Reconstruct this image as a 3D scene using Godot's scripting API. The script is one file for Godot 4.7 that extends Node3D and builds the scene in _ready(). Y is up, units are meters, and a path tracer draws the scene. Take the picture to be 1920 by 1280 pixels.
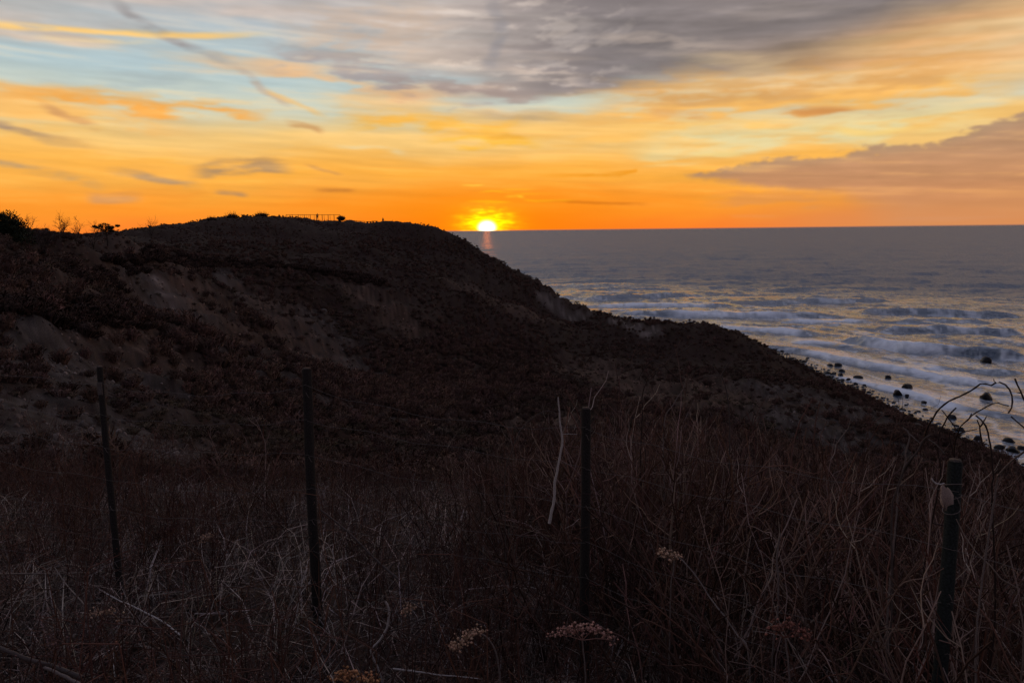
extends Node3D
# A bluff above the sea at sunset: camera on the cliff edge behind a wire fence, headland across a bowl, surf on the right.
# Sea level is y = 0, the eye stands 27 m above it. -z is the view, x runs right.

const SUN_AZ := -1.76
const SUN_EL := 0.35
const EYE := 27.0

# Control points of the land, x y z in metres, from the survey of the place.
const LAND := [0, 25.4, 0, -6, 25.5, 0, 6, 25.3, 0, 0, 25.6, 8, -12, 26.3, 6, 14, 23.5, 8, -20, 27.5, 20, 20, 22.5, 30, 0, 26.5, 40, -60, 28, 40, 50, 6, 30, 62, -0.3, 20, 64, -0.3, -40, -1, 25.15, -3.4, 1.2, 25.2, -2, -4, 25.1, -4, 3.5, 24.9, -3, 0.5, 24.85, -4.5, -1, 24.3, -7, 3, 24, -7, 7, 23.5, -6, -6, 24.2, -7.5, 12, 21, -8, -8.18, 22.75, -12.57, -13.37, 21.97, -19.93, -9.09, 21.01, -20.04, -18.66, 21.66, -30.78, -8.32, 18.33, -28.82, 2, 20.5, -18, 10, 18.5, -16, 22, 13.5, -20, 30, 9, -30, 6, 15, -34, -25.57, 23.23, -38.24, -29.89, 24.29, -44.97, -36.33, 26.41, -55.1, -39.25, 26.18, -69.71, -42.1, 25.93, -85.16, -32.31, 23.07, -57.55, -25.33, 21.66, -43.11, -34.37, 21.39, -67.78, -38.49, 23.56, -76.91, -41.45, 22.99, -95.38, -41.17, 22.28, -110.58, -34.66, 21.3, -121.14, -26.78, 19.71, -125.17, -32.6, 19.61, -70.86, -27.05, 17.34, -68.88, -22.72, 18.39, -51.19, -17.84, 18.43, -38.02, -19.91, 16.22, -58.72, -16.38, 16.77, -45.12, -24.88, 13.84, -88.57, -19.32, 13.35, -106.26, -15.92, 10.96, -86.55, -10.77, 10.51, -109.47, -13.36, 13.23, -58.49, -7.76, 10.52, -67.56, -60.17, 27.82, -137.4, -64.43, 29.66, -162.71, -63.48, 30.82, -179.08, -57.45, 30.45, -191.57, -49.05, 29.94, -200.07, -38.92, 29.05, -204.33, -24.95, 27.79, -204.48, -52.12, 24.86, -140.65, -38.31, 24.42, -155.34, -22.37, 21.85, -163.48, -8.21, 15.94, -149.78, 3.96, 10.67, -139.94, -60, 25.5, -260, -30, 14, -260, 20, -5, -255, -120, 26, -260, -64.74, 28.69, -215.49, -53.93, 27.55, -219.47, -42.81, 25.29, -223.94, -27.32, 21.49, -222.33, -75.29, 29.51, -212.03, -79.26, 28.37, -199.86, -46.23, 26.39, -70.13, -51.51, 26.05, -91.5, -55.36, 26.06, -112.07, -70.83, 26.38, -143.47, -80.33, 26.88, -177.68, -60.53, 26.39, -91.85, -51.11, 26.79, -61.54, -35.3, 24.83, -42.18, -25.8, 23.73, -30.57, -19.65, 16.88, -221.13, -8.8, 8.2, -213.82, 0.06, 3.02, -206, 8.41, -2, -199.82, 18.59, -4.59, -189.09, 25.35, -5.77, -180.23, 33.26, -3.79, -168.75, 56.5, 0.15, -80, 59, -0.4, -80, 56.5, 0.15, -90, 59, -0.4, -90, 56.5, 0.15, -100, 59, -0.4, -100, 56.5, 0.15, -110, 59, -0.4, -110, 56.5, 0.15, -120, 59, -0.4, -120, 56.5, 0.15, -130, 59, -0.4, -130, 56.5, 0.15, -140, 59, -0.4, -140, 56.5, 0.15, -150, 59, -0.4, -150, 56.5, 0.15, -160, 59, -0.4, -160, 51, 0.3, -170, 45, 0.2, -180, -45.28, 28.96, -184.53, -35.59, 27.99, -186.64, -25.33, 26.48, -186.29, -12.55, 22.8, -185.58, 0.17, 16.71, -178, -59.51, 29.89, -167.76, -77.03, 26.3, -116.9, -68.66, 26.06, -122.01, -62, 26.11, -125.53, -66.21, 27.49, -151.13, -17.77, 26.06, -202.22, -7.87, 21.16, -195.84, 0.19, 17.56, -188, 7.64, 13.9, -179.84, 16.6, 9.5, -169.19, 22.48, 8.3, -160.43, 29.25, 8.69, -149.16, 35.69, 9.53, -141.57, 39.86, 7.38, -135.25, 41.99, 5.05, -128.31, 45.6, 3.04, -119.6, 47.94, 3.24, -111.1, 49.09, 2.96, -101.78, 49.36, 3.02, -93.8, 49.05, 3.34, -86, 48.92, 2.99, -76.73, 9.97, 8.54, -157.69, 23.25, 6.77, -138.06, 15.24, 5.46, -113.99, 25.2, 5.52, -105.02, 2.48, 7.52, -89.97, 27.4, 5.79, -87.83, 15.7, 7.52, -76.4, 36.12, 4.6, -84.61, 25.91, 6.77, -67.18, 3.89, 10.42, -61.88, 34.53, 5.34, -69.94, 31.63, 7.3, -57.93, 8.74, 11.31, -51.26, 66, -0.9, -90, 90, -3, -90, 66, -0.9, -120, 90, -3, -120, 66, -0.9, -150, 90, -3, -150, 68, -1.2, -60, 64, -2, -180, 58, -2.5, -205, 45, -3, -230, 80, -4, -220, 90, -3, -40, 95, -3, 20, 56, 0.5, -70, -75, 26.4, -75, -90, 26.4, -110, -110, 26.6, -150, -140, 27, -90, -80, 27, -150, -140, 27, -200, -70, 27.3, -40, -55, 27.5, 0, -130, 27.5, 0]
# Sky features: centre line as azimuth, elevation in degrees; half width; colour; cover; raggedness.
var SKY_FEATURES := [
	[[-37.68, 8.33, -29.23, 8.52, -23.74, 8.4, -19.44, 8.19, -16.33, 7.81], 0.68, Color8(252, 176, 84), 0.85, 1.60],
	[[-37.77, 7.46, -31.02, 7.68, -26.94, 7.38, -19.85, 7.07], 0.64, Color8(253, 190, 104), 0.60, 1.60],
	[[-30.98, 8.15, -29.04, 7.26, -27.3, 6.7], 0.28, Color8(205, 150, 100), 0.60, 1.00],
	[[-35.86, 7.03, -32.77, 6.53, -30.32, 5.91, -27.1, 5.38], 0.36, Color8(176, 146, 118), 0.85, 1.00],
	[[-32.81, 6.16, -29.75, 5.74, -23.96, 5.21, -20.03, 4.25], 0.40, Color8(248, 190, 100), 0.60, 1.50],
	[[-35.57, 4.72, -32.98, 4.26, -30.21, 3.7, -27.28, 3.02], 0.32, Color8(196, 158, 112), 0.80, 1.00],
	[[-27.8, 4.16, -25.34, 3.81, -23.11, 3.32, -21.29, 3.09], 0.28, Color8(190, 150, 108), 0.85, 1.00],
	[[-23.07, 4.02, -20.71, 4.31, -18.27, 4.56, -15.98, 4.38], 0.60, Color8(186, 146, 102), 0.90, 1.30],
	[[-28.84, 2.46, -27.33, 2.34, -25.12, 2.43], 0.40, Color8(214, 150, 94), 0.75, 1.00],
	[[-20.97, 2.81, -19.43, 2.71, -18.38, 2.61], 0.20, Color8(192, 144, 96), 0.75, 1.00],
	[[-14.6, 2.95, -12.94, 2.95, -11.26, 2.92], 0.16, Color8(205, 130, 60), 0.80, 1.00],
	[[-15.42, 4.75, -13.98, 4.32, -12.16, 3.85], 0.16, Color8(205, 150, 90), 0.60, 1.00],
	[[-10.32, 2.92, -8.04, 2.76], 0.12, Color8(220, 150, 60), 0.40, 1.00],
	[[-16.35, 7.53, -14.93, 7.35, -13.49, 6.98], 0.28, Color8(205, 155, 100), 0.70, 1.00],
	[[-26.63, 14.99, -24.91, 13.8, -23.4, 13, -21.53, 12.19, -18.24, 11.17], 0.36, Color8(158, 154, 154), 0.85, 0.80],
	[[-18.91, 11.37, -16.93, 9.77, -14.87, 8.45], 0.32, Color8(190, 168, 150), 0.55, 0.80],
	[[-16.92, 9.94, -15.37, 9.14, -12.73, 7.79], 0.28, Color8(248, 190, 110), 0.50, 1.00],
	[[-37.32, 11.88, -32.24, 12.38, -28.02, 12.55, -23.43, 12.69, -19.49, 12.95, -15.33, 13.32], 0.24, Color8(255, 208, 130), 0.95, 0.60],
	[[-30.64, 11.91, -27.18, 12.01, -22.82, 12.26], 0.16, Color8(245, 215, 165), 0.60, 0.60],
	[[-1.04, 16.73, -0.96, 14.4, -0.53, 12.68, -0.24, 11.35], 0.60, Color8(146, 142, 146), 0.50, 1.40],
	[[-17.47, 12.45, -13.25, 12.14, -8.88, 11.41, -4.77, 10.4, 0.19, 9.41], 0.88, Color8(172, 162, 160), 0.80, 2.00],
	[[-9.65, 10.87, -4.77, 10.29, 0.2, 9.85, 4.03, 9.06], 0.48, Color8(170, 150, 142), 0.70, 2.00],
	[[-17.87, 11.53, -13.32, 10.77, -7.44, 9.84, -2.11, 9.43], 0.48, Color8(244, 190, 135), 0.60, 1.80],
	[[-15.33, 13.39, -9.51, 14.46, -2.77, 14.74], 1.35, Color8(205, 180, 160), 0.55, 2.20],
	[[0.24, 13.71, 3.66, 13.82, 6.3, 12.37], 1.03, Color8(176, 165, 160), 0.60, 2.50],
	[[0.79, 11.79, 2.89, 11.23, 7.07, 10.59], 0.56, Color8(215, 195, 180), 0.55, 2.50],
	[[5.54, 13.39, 11.13, 12.84, 16.16, 12.36], 0.36, Color8(176, 160, 150), 0.60, 2.00],
	[[-27.36, 9.67, -23.6, 10.26, -18.98, 10.19], 0.80, Color8(178, 190, 190), 0.50, 1.50],
	[[3.65, 8.71, 9.34, 9.09, 16.62, 9, 23.36, 9.48, 29.44, 9.93, 33.53, 10.44], 1.51, Color8(226, 168, 98), 0.75, 1.50],
	[[1.72, 7.83, 9.35, 8.01, 20.11, 8.2, 29.52, 8.61, 33.64, 8.95], 0.72, Color8(253, 190, 100), 0.75, 1.20],
	[[18.41, 7.78, 21.48, 7.7, 24.1, 7.56], 0.28, Color8(218, 150, 84), 0.80, 1.00],
	[[8.97, 8.38, 11.96, 7.91, 14.16, 7.71], 0.36, Color8(222, 168, 112), 0.50, 1.00],
	[[8.24, 6.33, 13.1, 6.17, 20.19, 6.29, 26.65, 6.75, 32.97, 7.2], 0.96, Color8(233, 217, 163), 0.80, 1.20],
	[[7.49, 5.31, 12.38, 5.18, 16.73, 5.57], 0.64, Color8(236, 216, 158), 0.60, 1.20],
	[[20.17, 6.64, 24.81, 6.14, 29.69, 6.05], 0.24, Color8(252, 212, 125), 0.70, 1.00],
	[[5.56, 7.28, 14.17, 7.07, 20.16, 7.06], 0.48, Color8(253, 200, 112), 0.70, 1.30],
	[[12.75, 5.16, 16.39, 5.15], 0.24, Color8(252, 215, 130), 0.50, 1.00],
	[[5.57, 3.84, 8.64, 4.16, 7.5, 3.81, 0.91, 3.91], 0.16, Color8(240, 150, 30), 0.60, 1.00],
	[[1.29, 2.07, 4.8, 1.98, 7.9, 1.82, 10.57, 1.78], 0.16, Color8(206, 118, 40), 0.80, 1.00],
	[[13.57, 1.99, 18.62, 2.14, 22.42, 1.62], 0.56, Color8(226, 150, 84), 0.55, 1.40],
	[[15.43, 0.87, 19.37, 0.77], 0.12, Color8(248, 150, 72), 0.50, 1.00],
	[[25.1, 0.43, 28.24, 0.45, 33.45, 0.43], 0.16, Color8(244, 150, 104), 0.70, 1.00],
	[[24.09, 1.15, 25.71, 1.16], 0.12, Color8(232, 160, 96), 0.50, 1.00],
	[[-4.16, 3.31, -3.19, 3.26, -2.22, 3.33], 0.08, Color8(255, 214, 84), 0.90, 0.60],
	[[-3.72, 2.12, -1.84, 2.1, 0.11, 2.04], 0.10, Color8(255, 218, 48), 0.95, 0.60],
	[[-0.86, 2.44, 0.12, 2.5, 0.82, 2.38], 0.10, Color8(255, 228, 70), 0.95, 0.60],
	[[-3.01, 2.76, -1.83, 2.87, 0.12, 2.62, 3.24, 2.58], 0.09, Color8(255, 206, 52), 0.80, 0.70],
	[[0.51, 2.23, 1.68, 2.1, 4.8, 2.14], 0.09, Color8(255, 200, 48), 0.80, 0.70],
	[[-1.44, 2.98, 1.69, 2.91], 0.08, Color8(255, 200, 60), 0.60, 0.70],
	[[-3.42, 1.35, -2.64, 1.49, -1.93, 1.52], 0.10, Color8(255, 240, 90), 1.00, 0.50],
	[[-1.28, 0.86, -0.69, 0.78, -0.37, 0.69], 0.14, Color8(255, 222, 30), 0.90, 0.50],
	[[-3.43, 0.84, -2.65, 0.87], 0.12, Color8(255, 200, 20), 0.80, 0.50],
	[[-4.6, 1.12, -3.74, 1.08], 0.08, Color8(255, 176, 60), 0.60, 0.50],
	[[-13.48, 7.38, -7.5, 7.86, -2.15, 7.31, 1.72, 7.83], 0.56, Color8(255, 186, 72), 0.70, 1.60],
	[[-6.79, 6.21, -2.16, 6.5, 2.09, 6.08], 0.48, Color8(255, 190, 64), 0.70, 1.60],
	[[-13.54, 5.97, -9.83, 5.9, -7.57, 5.47], 0.20, Color8(236, 212, 160), 0.60, 1.00],
	[[-2.55, 6.5, -0.42, 6.78, 1.13, 6.47], 0.24, Color8(240, 172, 60), 0.60, 1.00],
]
const DECK := [-39.69, 11, -16.68, 14.3, -11.79, 12.53, -5.9, 10.57, 0.19, 9.12, 5.56, 9.31, 13.01, 10.17, 20.02, 10.47, 26.4, 11.07, 32.65, 11.59, 41.65, 11.51]
const BANK_TOP := [11.86, 3.49, 14.25, 4.09, 18.53, 4.67, 23.58, 5.01, 28.25, 5.43, 31.12, 6.1, 33.01, 6.67, 39.75, 8.61]
const BANK_LOW := [11.86, 3.45, 16.1, 3.01, 19.3, 2.56, 23.07, 1.82, 27.06, -0.57, 40.55, -0.65]
# Breakers: crest line x z, height, front width, back width, share of the crest that is broken (from, to)
const BREAKERS := [
	[[29.99, -342.29, 52.08, -351.73, 76.29, -341.85], 0.70, 4.0, 8.0, 0.00, 0.00],
	[[29.6, -301.85, 42.66, -305.04, 58.08, -308.03, 77.13, -315.87], 1.10, 4.0, 8.0, 0.00, 0.00],
	[[28.97, -275.76, 46.28, -275.78, 64.1, -269.81, 82.28, -267.75], 0.90, 3.5, 7.0, 0.05, 0.75],
	[[32.83, -246.73, 47.73, -243.62, 63.9, -240.42, 79.18, -235.85, 104.43, -233.33], 1.10, 3.5, 7.0, 0.30, 0.80],
	[[88.94, -276.93, 112.64, -278.29, 140.09, -275.02], 0.90, 4.0, 8.0, 0.00, 0.00],
	[[108.59, -238.98, 125.16, -242, 136.98, -236.07, 154.88, -228.29], 1.50, 4.0, 9.0, 0.00, 0.00],
	[[55.4, -213.78, 63.17, -204.88, 70.06, -199.88, 77.71, -191], 0.80, 3.0, 6.0, 0.00, 0.85],
	[[93.83, -196.81, 108.12, -197.73, 120.08, -194.61, 130.4, -189.67], 1.10, 3.5, 7.0, 0.00, 0.00],
	[[80.9, -185.93, 84.07, -173.41, 88.72, -165.99, 94.55, -161.9, 100.11, -158, 106.64, -152.89], 1.45, 3.0, 6.0, 0.12, 0.62],
	[[54.27, -175.61, 61.93, -169.43, 66.27, -161, 71.28, -146.53, 77.19, -138.39, 80.25, -131.68, 88.13, -127.08], 0.60, 2.4, 6.0, 0.25, 0.98],
	[[62.14, -132.22, 64.52, -123.15, 66.61, -114.48, 69.4, -108.49, 72.64, -103.04], 0.28, 1.6, 4.0, 0.00, 0.10],
	[[114.49, -221.09, 124.82, -217.48, 134.83, -213.98], 0.50, 3.0, 6.0, 0.00, 0.00],
	[[75.51, -224.8, 92.08, -219.25, 107.86, -213.96, 122.25, -207.78], 0.50, 3.0, 6.0, 0.10, 0.50],
	[[66.29, -181.58, 74.43, -176.62, 77.99, -163.05], 0.35, 2.5, 6.0, 0.00, 0.60],
	[[75.72, -145.09, 84.97, -143.37, 95.74, -138.34], 0.40, 2.2, 5.0, 0.00, 0.30],
	[[57.54, -140.62, 62.22, -129.41, 66.22, -116.72, 66.56, -103.91], 0.20, 1.4, 4.0, 0.10, 0.80],
	[[11.39, -398.16, 53.58, -403.74, 101.93, -395.62], 0.60, 5.0, 9.0, 0.00, 0.00],
	[[101.86, -332.14, 147.8, -331.57, 206, -314.61], 0.70, 5.0, 9.0, 0.00, 0.00],
	[[81.39, -486.6, 179.64, -478.85, 262.26, -449.63], 0.60, 6.0, 10.0, 0.00, 0.00],
]
const COAST := [62.0, 20.0, 60.0, -60.0, 58.0, -160.0, 46.0, -185.0, 12.0, -206.0, -18.0, -236.0]
# Boulders: x, z, width, height
const ROCKS := [94.03, -149.91, 2.09, 1.23, 56.24, -143.16, 2.24, 0.96, 58.87, -152.81, 1.14, 0.45, 57.51, -149.79, 1, 0.45, 62.5, -148.56, 1.23, 0.34, 63.93, -148.47, 1.57, 0.56, 62.23, -142.52, 1.3, 0.43, 58.6, -140.29, 1.69, 0.53, 59.03, -138.93, 1.15, 0.42, 60.03, -137.83, 1.15, 0.63, 62.05, -135.17, 1.76, 0.62, 59.75, -134.06, 0.92, 0.31, 67.85, -136.09, 1.06, 0.32, 65.37, -124.8, 2.25, 1.17, 62.18, -121.42, 1.23, 0.85, 63.09, -120.17, 0.75, 0.28, 65.27, -120.26, 1.33, 0.38, 63.26, -115.38, 0.91, 0.37, 74.94, -118.77, 1.85, 0.88, 62.31, -105.94, 1.02, 0.51, 59.04, -94.62, 1.24, 0.62, 62.25, -93.5, 1.4, 0.62, 59.31, -90.64, 1.35, 0.53, 60.11, -89.47, 1.5, 0.67, 61.55, -90.1, 1.06, 0.53, 59.3, -98.92, 1.28, 0.56]
# Exposed earth: line x z, half width, kind (0 brown sand, 1 grey brown, 2 pale clay, 3 dull clay)
const EARTH := [
	[[-40.1, -80.6, -35.4, -77.3, -32.2, -73.2], 9.0, 0],
	[[-35.9, -76.0, -31.8, -73.4, -27.8, -70.7], 5.0, 1],
	[[-34.5, -78.8, -31.1, -74.2, -27.0, -70.0], 2.3, 2],
	[[-39.8, -104.7, -35.9, -99.7, -31.7, -94.9], 3.0, 1],
	[[-40.7, -89.2, -33.3, -82.6, -27.8, -75.0], 6.0, 0],
	[[-25.0, -37.4, -23.8, -38.8, -22.5, -40.1], 6.0, 1],
	[[-19.7, -30.1, -20.7, -34.2, -20.8, -38.8], 7.0, 1],
	[[-14.1, -20.6, -12.0, -19.0, -10.0, -17.3], 6.0, 1],
	[[-8.5, -12.3, -7.9, -12.4, -7.3, -12.5], 3.0, 1],
	[[-29.0, -54.8, -21.6, -45.1], 5.0, 0],
	[[7.6, -165.8, 10.2, -161.7, 13.8, -157.4], 2.6, 3],
	[[20.6, -150.6, 23.4, -145.1, 26.0, -139.6], 2.2, 3],
	[[-10.3, -149.6, -2.0, -146.0, 2.0, -142.0], 6.0, 0],
	[[-27.3, -100.4, -24.1, -92.9, -19.4, -85.8], 6.0, 1],
	[[-32.3, -101.0, -25.6, -91.5, -20.7, -81.4], 5.0, 0],
	[[-22.5, -119.9, -15.5, -110.9], 5.0, 0],
	[[25.2, -105.0, 29.6, -99.7, 33.4, -94.3], 9.0, 0],
	[[11.4, -115.4, 17.3, -102.5, 21.5, -89.4], 8.0, 0],
	[[34.7, -102.3, 40.3, -94.8, 42.7, -88.2], 6.0, 1],
	[[32.2, -84.0, 36.2, -73.6, 36.8, -64.2], 7.0, 1],
	[[-13.8, -60.4, -9.9, -63.2], 3.0, 1],
	[[2.7, -65.9, 6.5, -65.7], 5.0, 0],
	[[14.1, -45.9, 15.9, -47.4], 1.6, 2],
	[[-18.7, -37.6, -17.7, -40.3], 3.0, 1],
	[[-21.0, -56.2, -19.6, -63.0], 3.0, 1],
]
var TRACED := [
	["arching_cane", "longest bare cane arching over the sea and drooping at its tip", "cane", [Vector3(1.273, 26.013, -2.438), Vector3(1.265, 26.117, -2.428), Vector3(1.265, 26.190, -2.413), Vector3(1.275, 26.239, -2.394), Vector3(1.293, 26.296, -2.370), Vector3(1.299, 26.339, -2.353), Vector3(1.297, 26.367, -2.339), Vector3(1.303, 26.407, -2.322), Vector3(1.312, 26.445, -2.302), Vector3(1.326, 26.472, -2.280), Vector3(1.350, 26.498, -2.251), Vector3(1.365, 26.520, -2.227), Vector3(1.373, 26.540, -2.208), Vector3(1.383, 26.542, -2.187), Vector3(1.385, 26.542, -2.171), Vector3(1.384, 26.554, -2.157), Vector3(1.394, 26.556, -2.135), Vector3(1.399, 26.541, -2.117), Vector3(1.400, 26.521, -2.102), Vector3(1.393, 26.500, -2.091), Vector3(1.380, 26.482, -2.084)], 0.0048, 0.0022, "dark_stem", true, [[[Vector3(1.372, 26.558, -2.138), Vector3(1.369, 26.562, -2.140), Vector3(1.367, 26.568, -2.140)], 0.0016]]],
	["arching_cane", "low bare cane bending right over the waterline beneath the longest arch", "cane", [Vector3(1.335, 26.205, -2.231), Vector3(1.320, 26.321, -2.223), Vector3(1.312, 26.350, -2.210), Vector3(1.306, 26.379, -2.196), Vector3(1.306, 26.419, -2.178), Vector3(1.312, 26.445, -2.157), Vector3(1.320, 26.471, -2.135), Vector3(1.333, 26.494, -2.109), Vector3(1.343, 26.512, -2.085), Vector3(1.346, 26.512, -2.065), Vector3(1.352, 26.512, -2.043)], 0.0042, 0.0016, "dark_stem", true, [[[Vector3(1.313, 26.440, -2.163), Vector3(1.319, 26.451, -2.159), Vector3(1.322, 26.464, -2.157)], 0.0024], [[Vector3(1.308, 26.395, -2.189), Vector3(1.314, 26.412, -2.156), Vector3(1.320, 26.426, -2.123)], 0.0020]]],
	["forked_cane", "forked bare cane with crossing twigs left of the low arching cane", "cane", [Vector3(1.299, 26.235, -2.252), Vector3(1.293, 26.300, -2.256), Vector3(1.289, 26.344, -2.258), Vector3(1.291, 26.380, -2.257), Vector3(1.300, 26.410, -2.252), Vector3(1.309, 26.437, -2.246), Vector3(1.324, 26.462, -2.238)], 0.0038, 0.0022, "dark_stem", true, [[[Vector3(1.326, 26.313, -2.236), Vector3(1.319, 26.352, -2.241), Vector3(1.312, 26.383, -2.245), Vector3(1.329, 26.395, -2.235), Vector3(1.324, 26.406, -2.238), Vector3(1.307, 26.429, -2.248), Vector3(1.293, 26.451, -2.256)], 0.0026]]],
	["forked_cane", "bare cane curving down with a small forked twig beside it over the surf", "cane", [Vector3(1.307, 26.265, -2.013), Vector3(1.307, 26.315, -2.013), Vector3(1.301, 26.373, -2.017), Vector3(1.298, 26.398, -2.019), Vector3(1.293, 26.424, -2.022), Vector3(1.287, 26.452, -2.026), Vector3(1.277, 26.473, -2.032), Vector3(1.263, 26.487, -2.041)], 0.0042, 0.0022, "dark_stem", true, [[[Vector3(1.281, 26.405, -2.029), Vector3(1.275, 26.434, -2.033), Vector3(1.273, 26.456, -2.035), Vector3(1.266, 26.475, -2.039)], 0.0026], [[Vector3(1.273, 26.456, -2.035), Vector3(1.278, 26.467, -2.032), Vector3(1.284, 26.487, -2.028)], 0.0022]]],
	["leaning_cane", "bare cane leaning out of the frame above the arches on the right edge", "cane", [Vector3(1.424, 26.277, -1.932), Vector3(1.405, 26.399, -1.946), Vector3(1.379, 26.483, -1.964), Vector3(1.363, 26.518, -1.976), Vector3(1.351, 26.545, -1.984), Vector3(1.341, 26.572, -1.991), Vector3(1.332, 26.597, -1.997)], 0.0042, 0.0022, "dark_stem", true, [[[Vector3(1.346, 26.559, -1.987), Vector3(1.341, 26.560, -1.990), Vector3(1.337, 26.560, -1.993)], 0.0018]]],
	["leaning_cane", "thin bare twig slanting to the right edge below the drooping arch tip", "cane", [Vector3(1.407, 26.305, -1.945), Vector3(1.383, 26.427, -1.962), Vector3(1.366, 26.455, -1.973), Vector3(1.357, 26.467, -1.979), Vector3(1.344, 26.480, -1.989), Vector3(1.330, 26.494, -1.998)], 0.0034, 0.0018, "dark_stem", true, []],
	["pale_cane", "pale cane slanting up to the right edge above the waterline boulders", "cane", [Vector3(1.204, 26.343, -1.842), Vector3(1.195, 26.385, -1.823), Vector3(1.188, 26.403, -1.804), Vector3(1.189, 26.432, -1.780), Vector3(1.192, 26.460, -1.753), Vector3(1.191, 26.478, -1.730)], 0.0034, 0.0022, "pale_stem", true, []],
	["pale_cane", "pale cane with a hooked top left of the rightmost post", "cane", [Vector3(1.202, 26.105, -2.306), Vector3(1.201, 26.181, -2.306), Vector3(1.210, 26.239, -2.302), Vector3(1.215, 26.277, -2.299), Vector3(1.215, 26.310, -2.299), Vector3(1.220, 26.341, -2.296), Vector3(1.220, 26.370, -2.296), Vector3(1.202, 26.385, -2.305)], 0.0044, 0.0022, "pale_stem", true, [[[Vector3(1.220, 26.367, -2.296), Vector3(1.234, 26.354, -2.289), Vector3(1.247, 26.341, -2.282)], 0.0020]]],
	["leaning_cane", "speckled cane leaning right towards the rightmost post", "cane", [Vector3(1.144, 26.137, -2.223), Vector3(1.152, 26.212, -2.219), Vector3(1.168, 26.287, -2.211), Vector3(1.177, 26.310, -2.205), Vector3(1.195, 26.341, -2.196), Vector3(1.206, 26.378, -2.190), Vector3(1.221, 26.394, -2.181)], 0.0046, 0.0024, "grey_stem", true, [[[Vector3(1.206, 26.378, -2.190), Vector3(1.211, 26.384, -2.168), Vector3(1.222, 26.374, -2.143), Vector3(1.230, 26.356, -2.119)], 0.0024]]],
	["hooked_shrub", "wiry bare shrub with a hooped twig against the dark middle slope", "shrub", [Vector3(0.710, 25.737, -4.139), Vector3(0.716, 26.003, -4.138), Vector3(0.713, 26.056, -4.139), Vector3(0.718, 26.115, -4.138), Vector3(0.742, 26.181, -4.134), Vector3(0.784, 26.234, -4.126), Vector3(0.827, 26.264, -4.118), Vector3(0.857, 26.300, -4.112), Vector3(0.880, 26.326, -4.107), Vector3(0.928, 26.346, -4.096), Vector3(0.975, 26.386, -4.085)], 0.0052, 0.0018, "dark_stem", true, [[[Vector3(0.830, 26.264, -4.117), Vector3(0.796, 26.282, -4.124), Vector3(0.765, 26.288, -4.130), Vector3(0.729, 26.252, -4.136), Vector3(0.698, 26.193, -4.142), Vector3(0.708, 26.154, -4.140)], 0.0028], [[Vector3(0.830, 26.264, -4.117), Vector3(0.839, 26.245, -4.115), Vector3(0.864, 26.223, -4.110), Vector3(0.895, 26.191, -4.104), Vector3(0.938, 26.177, -4.094)], 0.0028], [[Vector3(0.784, 26.234, -4.126), Vector3(0.773, 26.194, -4.128), Vector3(0.764, 26.136, -4.130)], 0.0022], [[Vector3(0.713, 26.056, -4.139), Vector3(0.682, 26.035, -4.144)], 0.0020]]],
	["wavy_twig", "single wavy pale twig rising between the hooped shrub and the forked stem", "twig", [Vector3(0.793, 25.802, -3.921), Vector3(0.791, 25.910, -3.921), Vector3(0.795, 26.004, -3.920), Vector3(0.809, 26.055, -3.917), Vector3(0.832, 26.081, -3.913), Vector3(0.854, 26.125, -3.908), Vector3(0.882, 26.169, -3.901), Vector3(0.893, 26.207, -3.899)], 0.0046, 0.0024, "pale_stem", true, []],
	["forked_sapling", "tall straight stem with a Y fork at its top in mid thicket", "sapling", [Vector3(1.123, 25.729, -3.839), Vector3(1.118, 25.823, -3.841), Vector3(1.117, 25.947, -3.841), Vector3(1.112, 26.039, -3.842), Vector3(1.104, 26.118, -3.845), Vector3(1.091, 26.190, -3.848), Vector3(1.073, 26.244, -3.853), Vector3(1.067, 26.256, -3.855), Vector3(1.104, 26.324, -3.845)], 0.0056, 0.0030, "grey_stem", true, [[[Vector3(1.064, 26.250, -3.856), Vector3(1.041, 26.279, -3.862), Vector3(1.018, 26.306, -3.868)], 0.0030], [[Vector3(1.073, 26.244, -3.853), Vector3(1.050, 26.254, -3.860), Vector3(0.978, 26.246, -3.879)], 0.0022]]],
	["peeled_branch", "whitish peeled branch hanging upright beside the middle right post", "branch", [Vector3(0.135, 25.894, -2.797), Vector3(0.144, 25.941, -2.796), Vector3(0.155, 25.996, -2.796), Vector3(0.155, 26.047, -2.796), Vector3(0.164, 26.093, -2.795), Vector3(0.173, 26.143, -2.795), Vector3(0.184, 26.202, -2.794), Vector3(0.184, 26.238, -2.794), Vector3(0.177, 26.276, -2.794), Vector3(0.173, 26.340, -2.795), Vector3(0.169, 26.385, -2.795)], 0.0062, 0.0026, "white_stem", false, [[[Vector3(0.182, 26.242, -2.794), Vector3(0.206, 26.245, -2.792), Vector3(0.240, 26.243, -2.790)], 0.0014]]],
	["hooked_twig", "thin dark twig hooking over above the peeled branch", "twig", [Vector3(-0.037, 25.948, -3.200), Vector3(0.000, 26.078, -3.200), Vector3(0.028, 26.144, -3.200), Vector3(0.056, 26.180, -3.200), Vector3(0.091, 26.211, -3.199), Vector3(0.126, 26.231, -3.198), Vector3(0.156, 26.236, -3.196), Vector3(0.176, 26.231, -3.195), Vector3(0.183, 26.213, -3.195)], 0.0032, 0.0016, "grey_stem", true, []],
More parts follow.
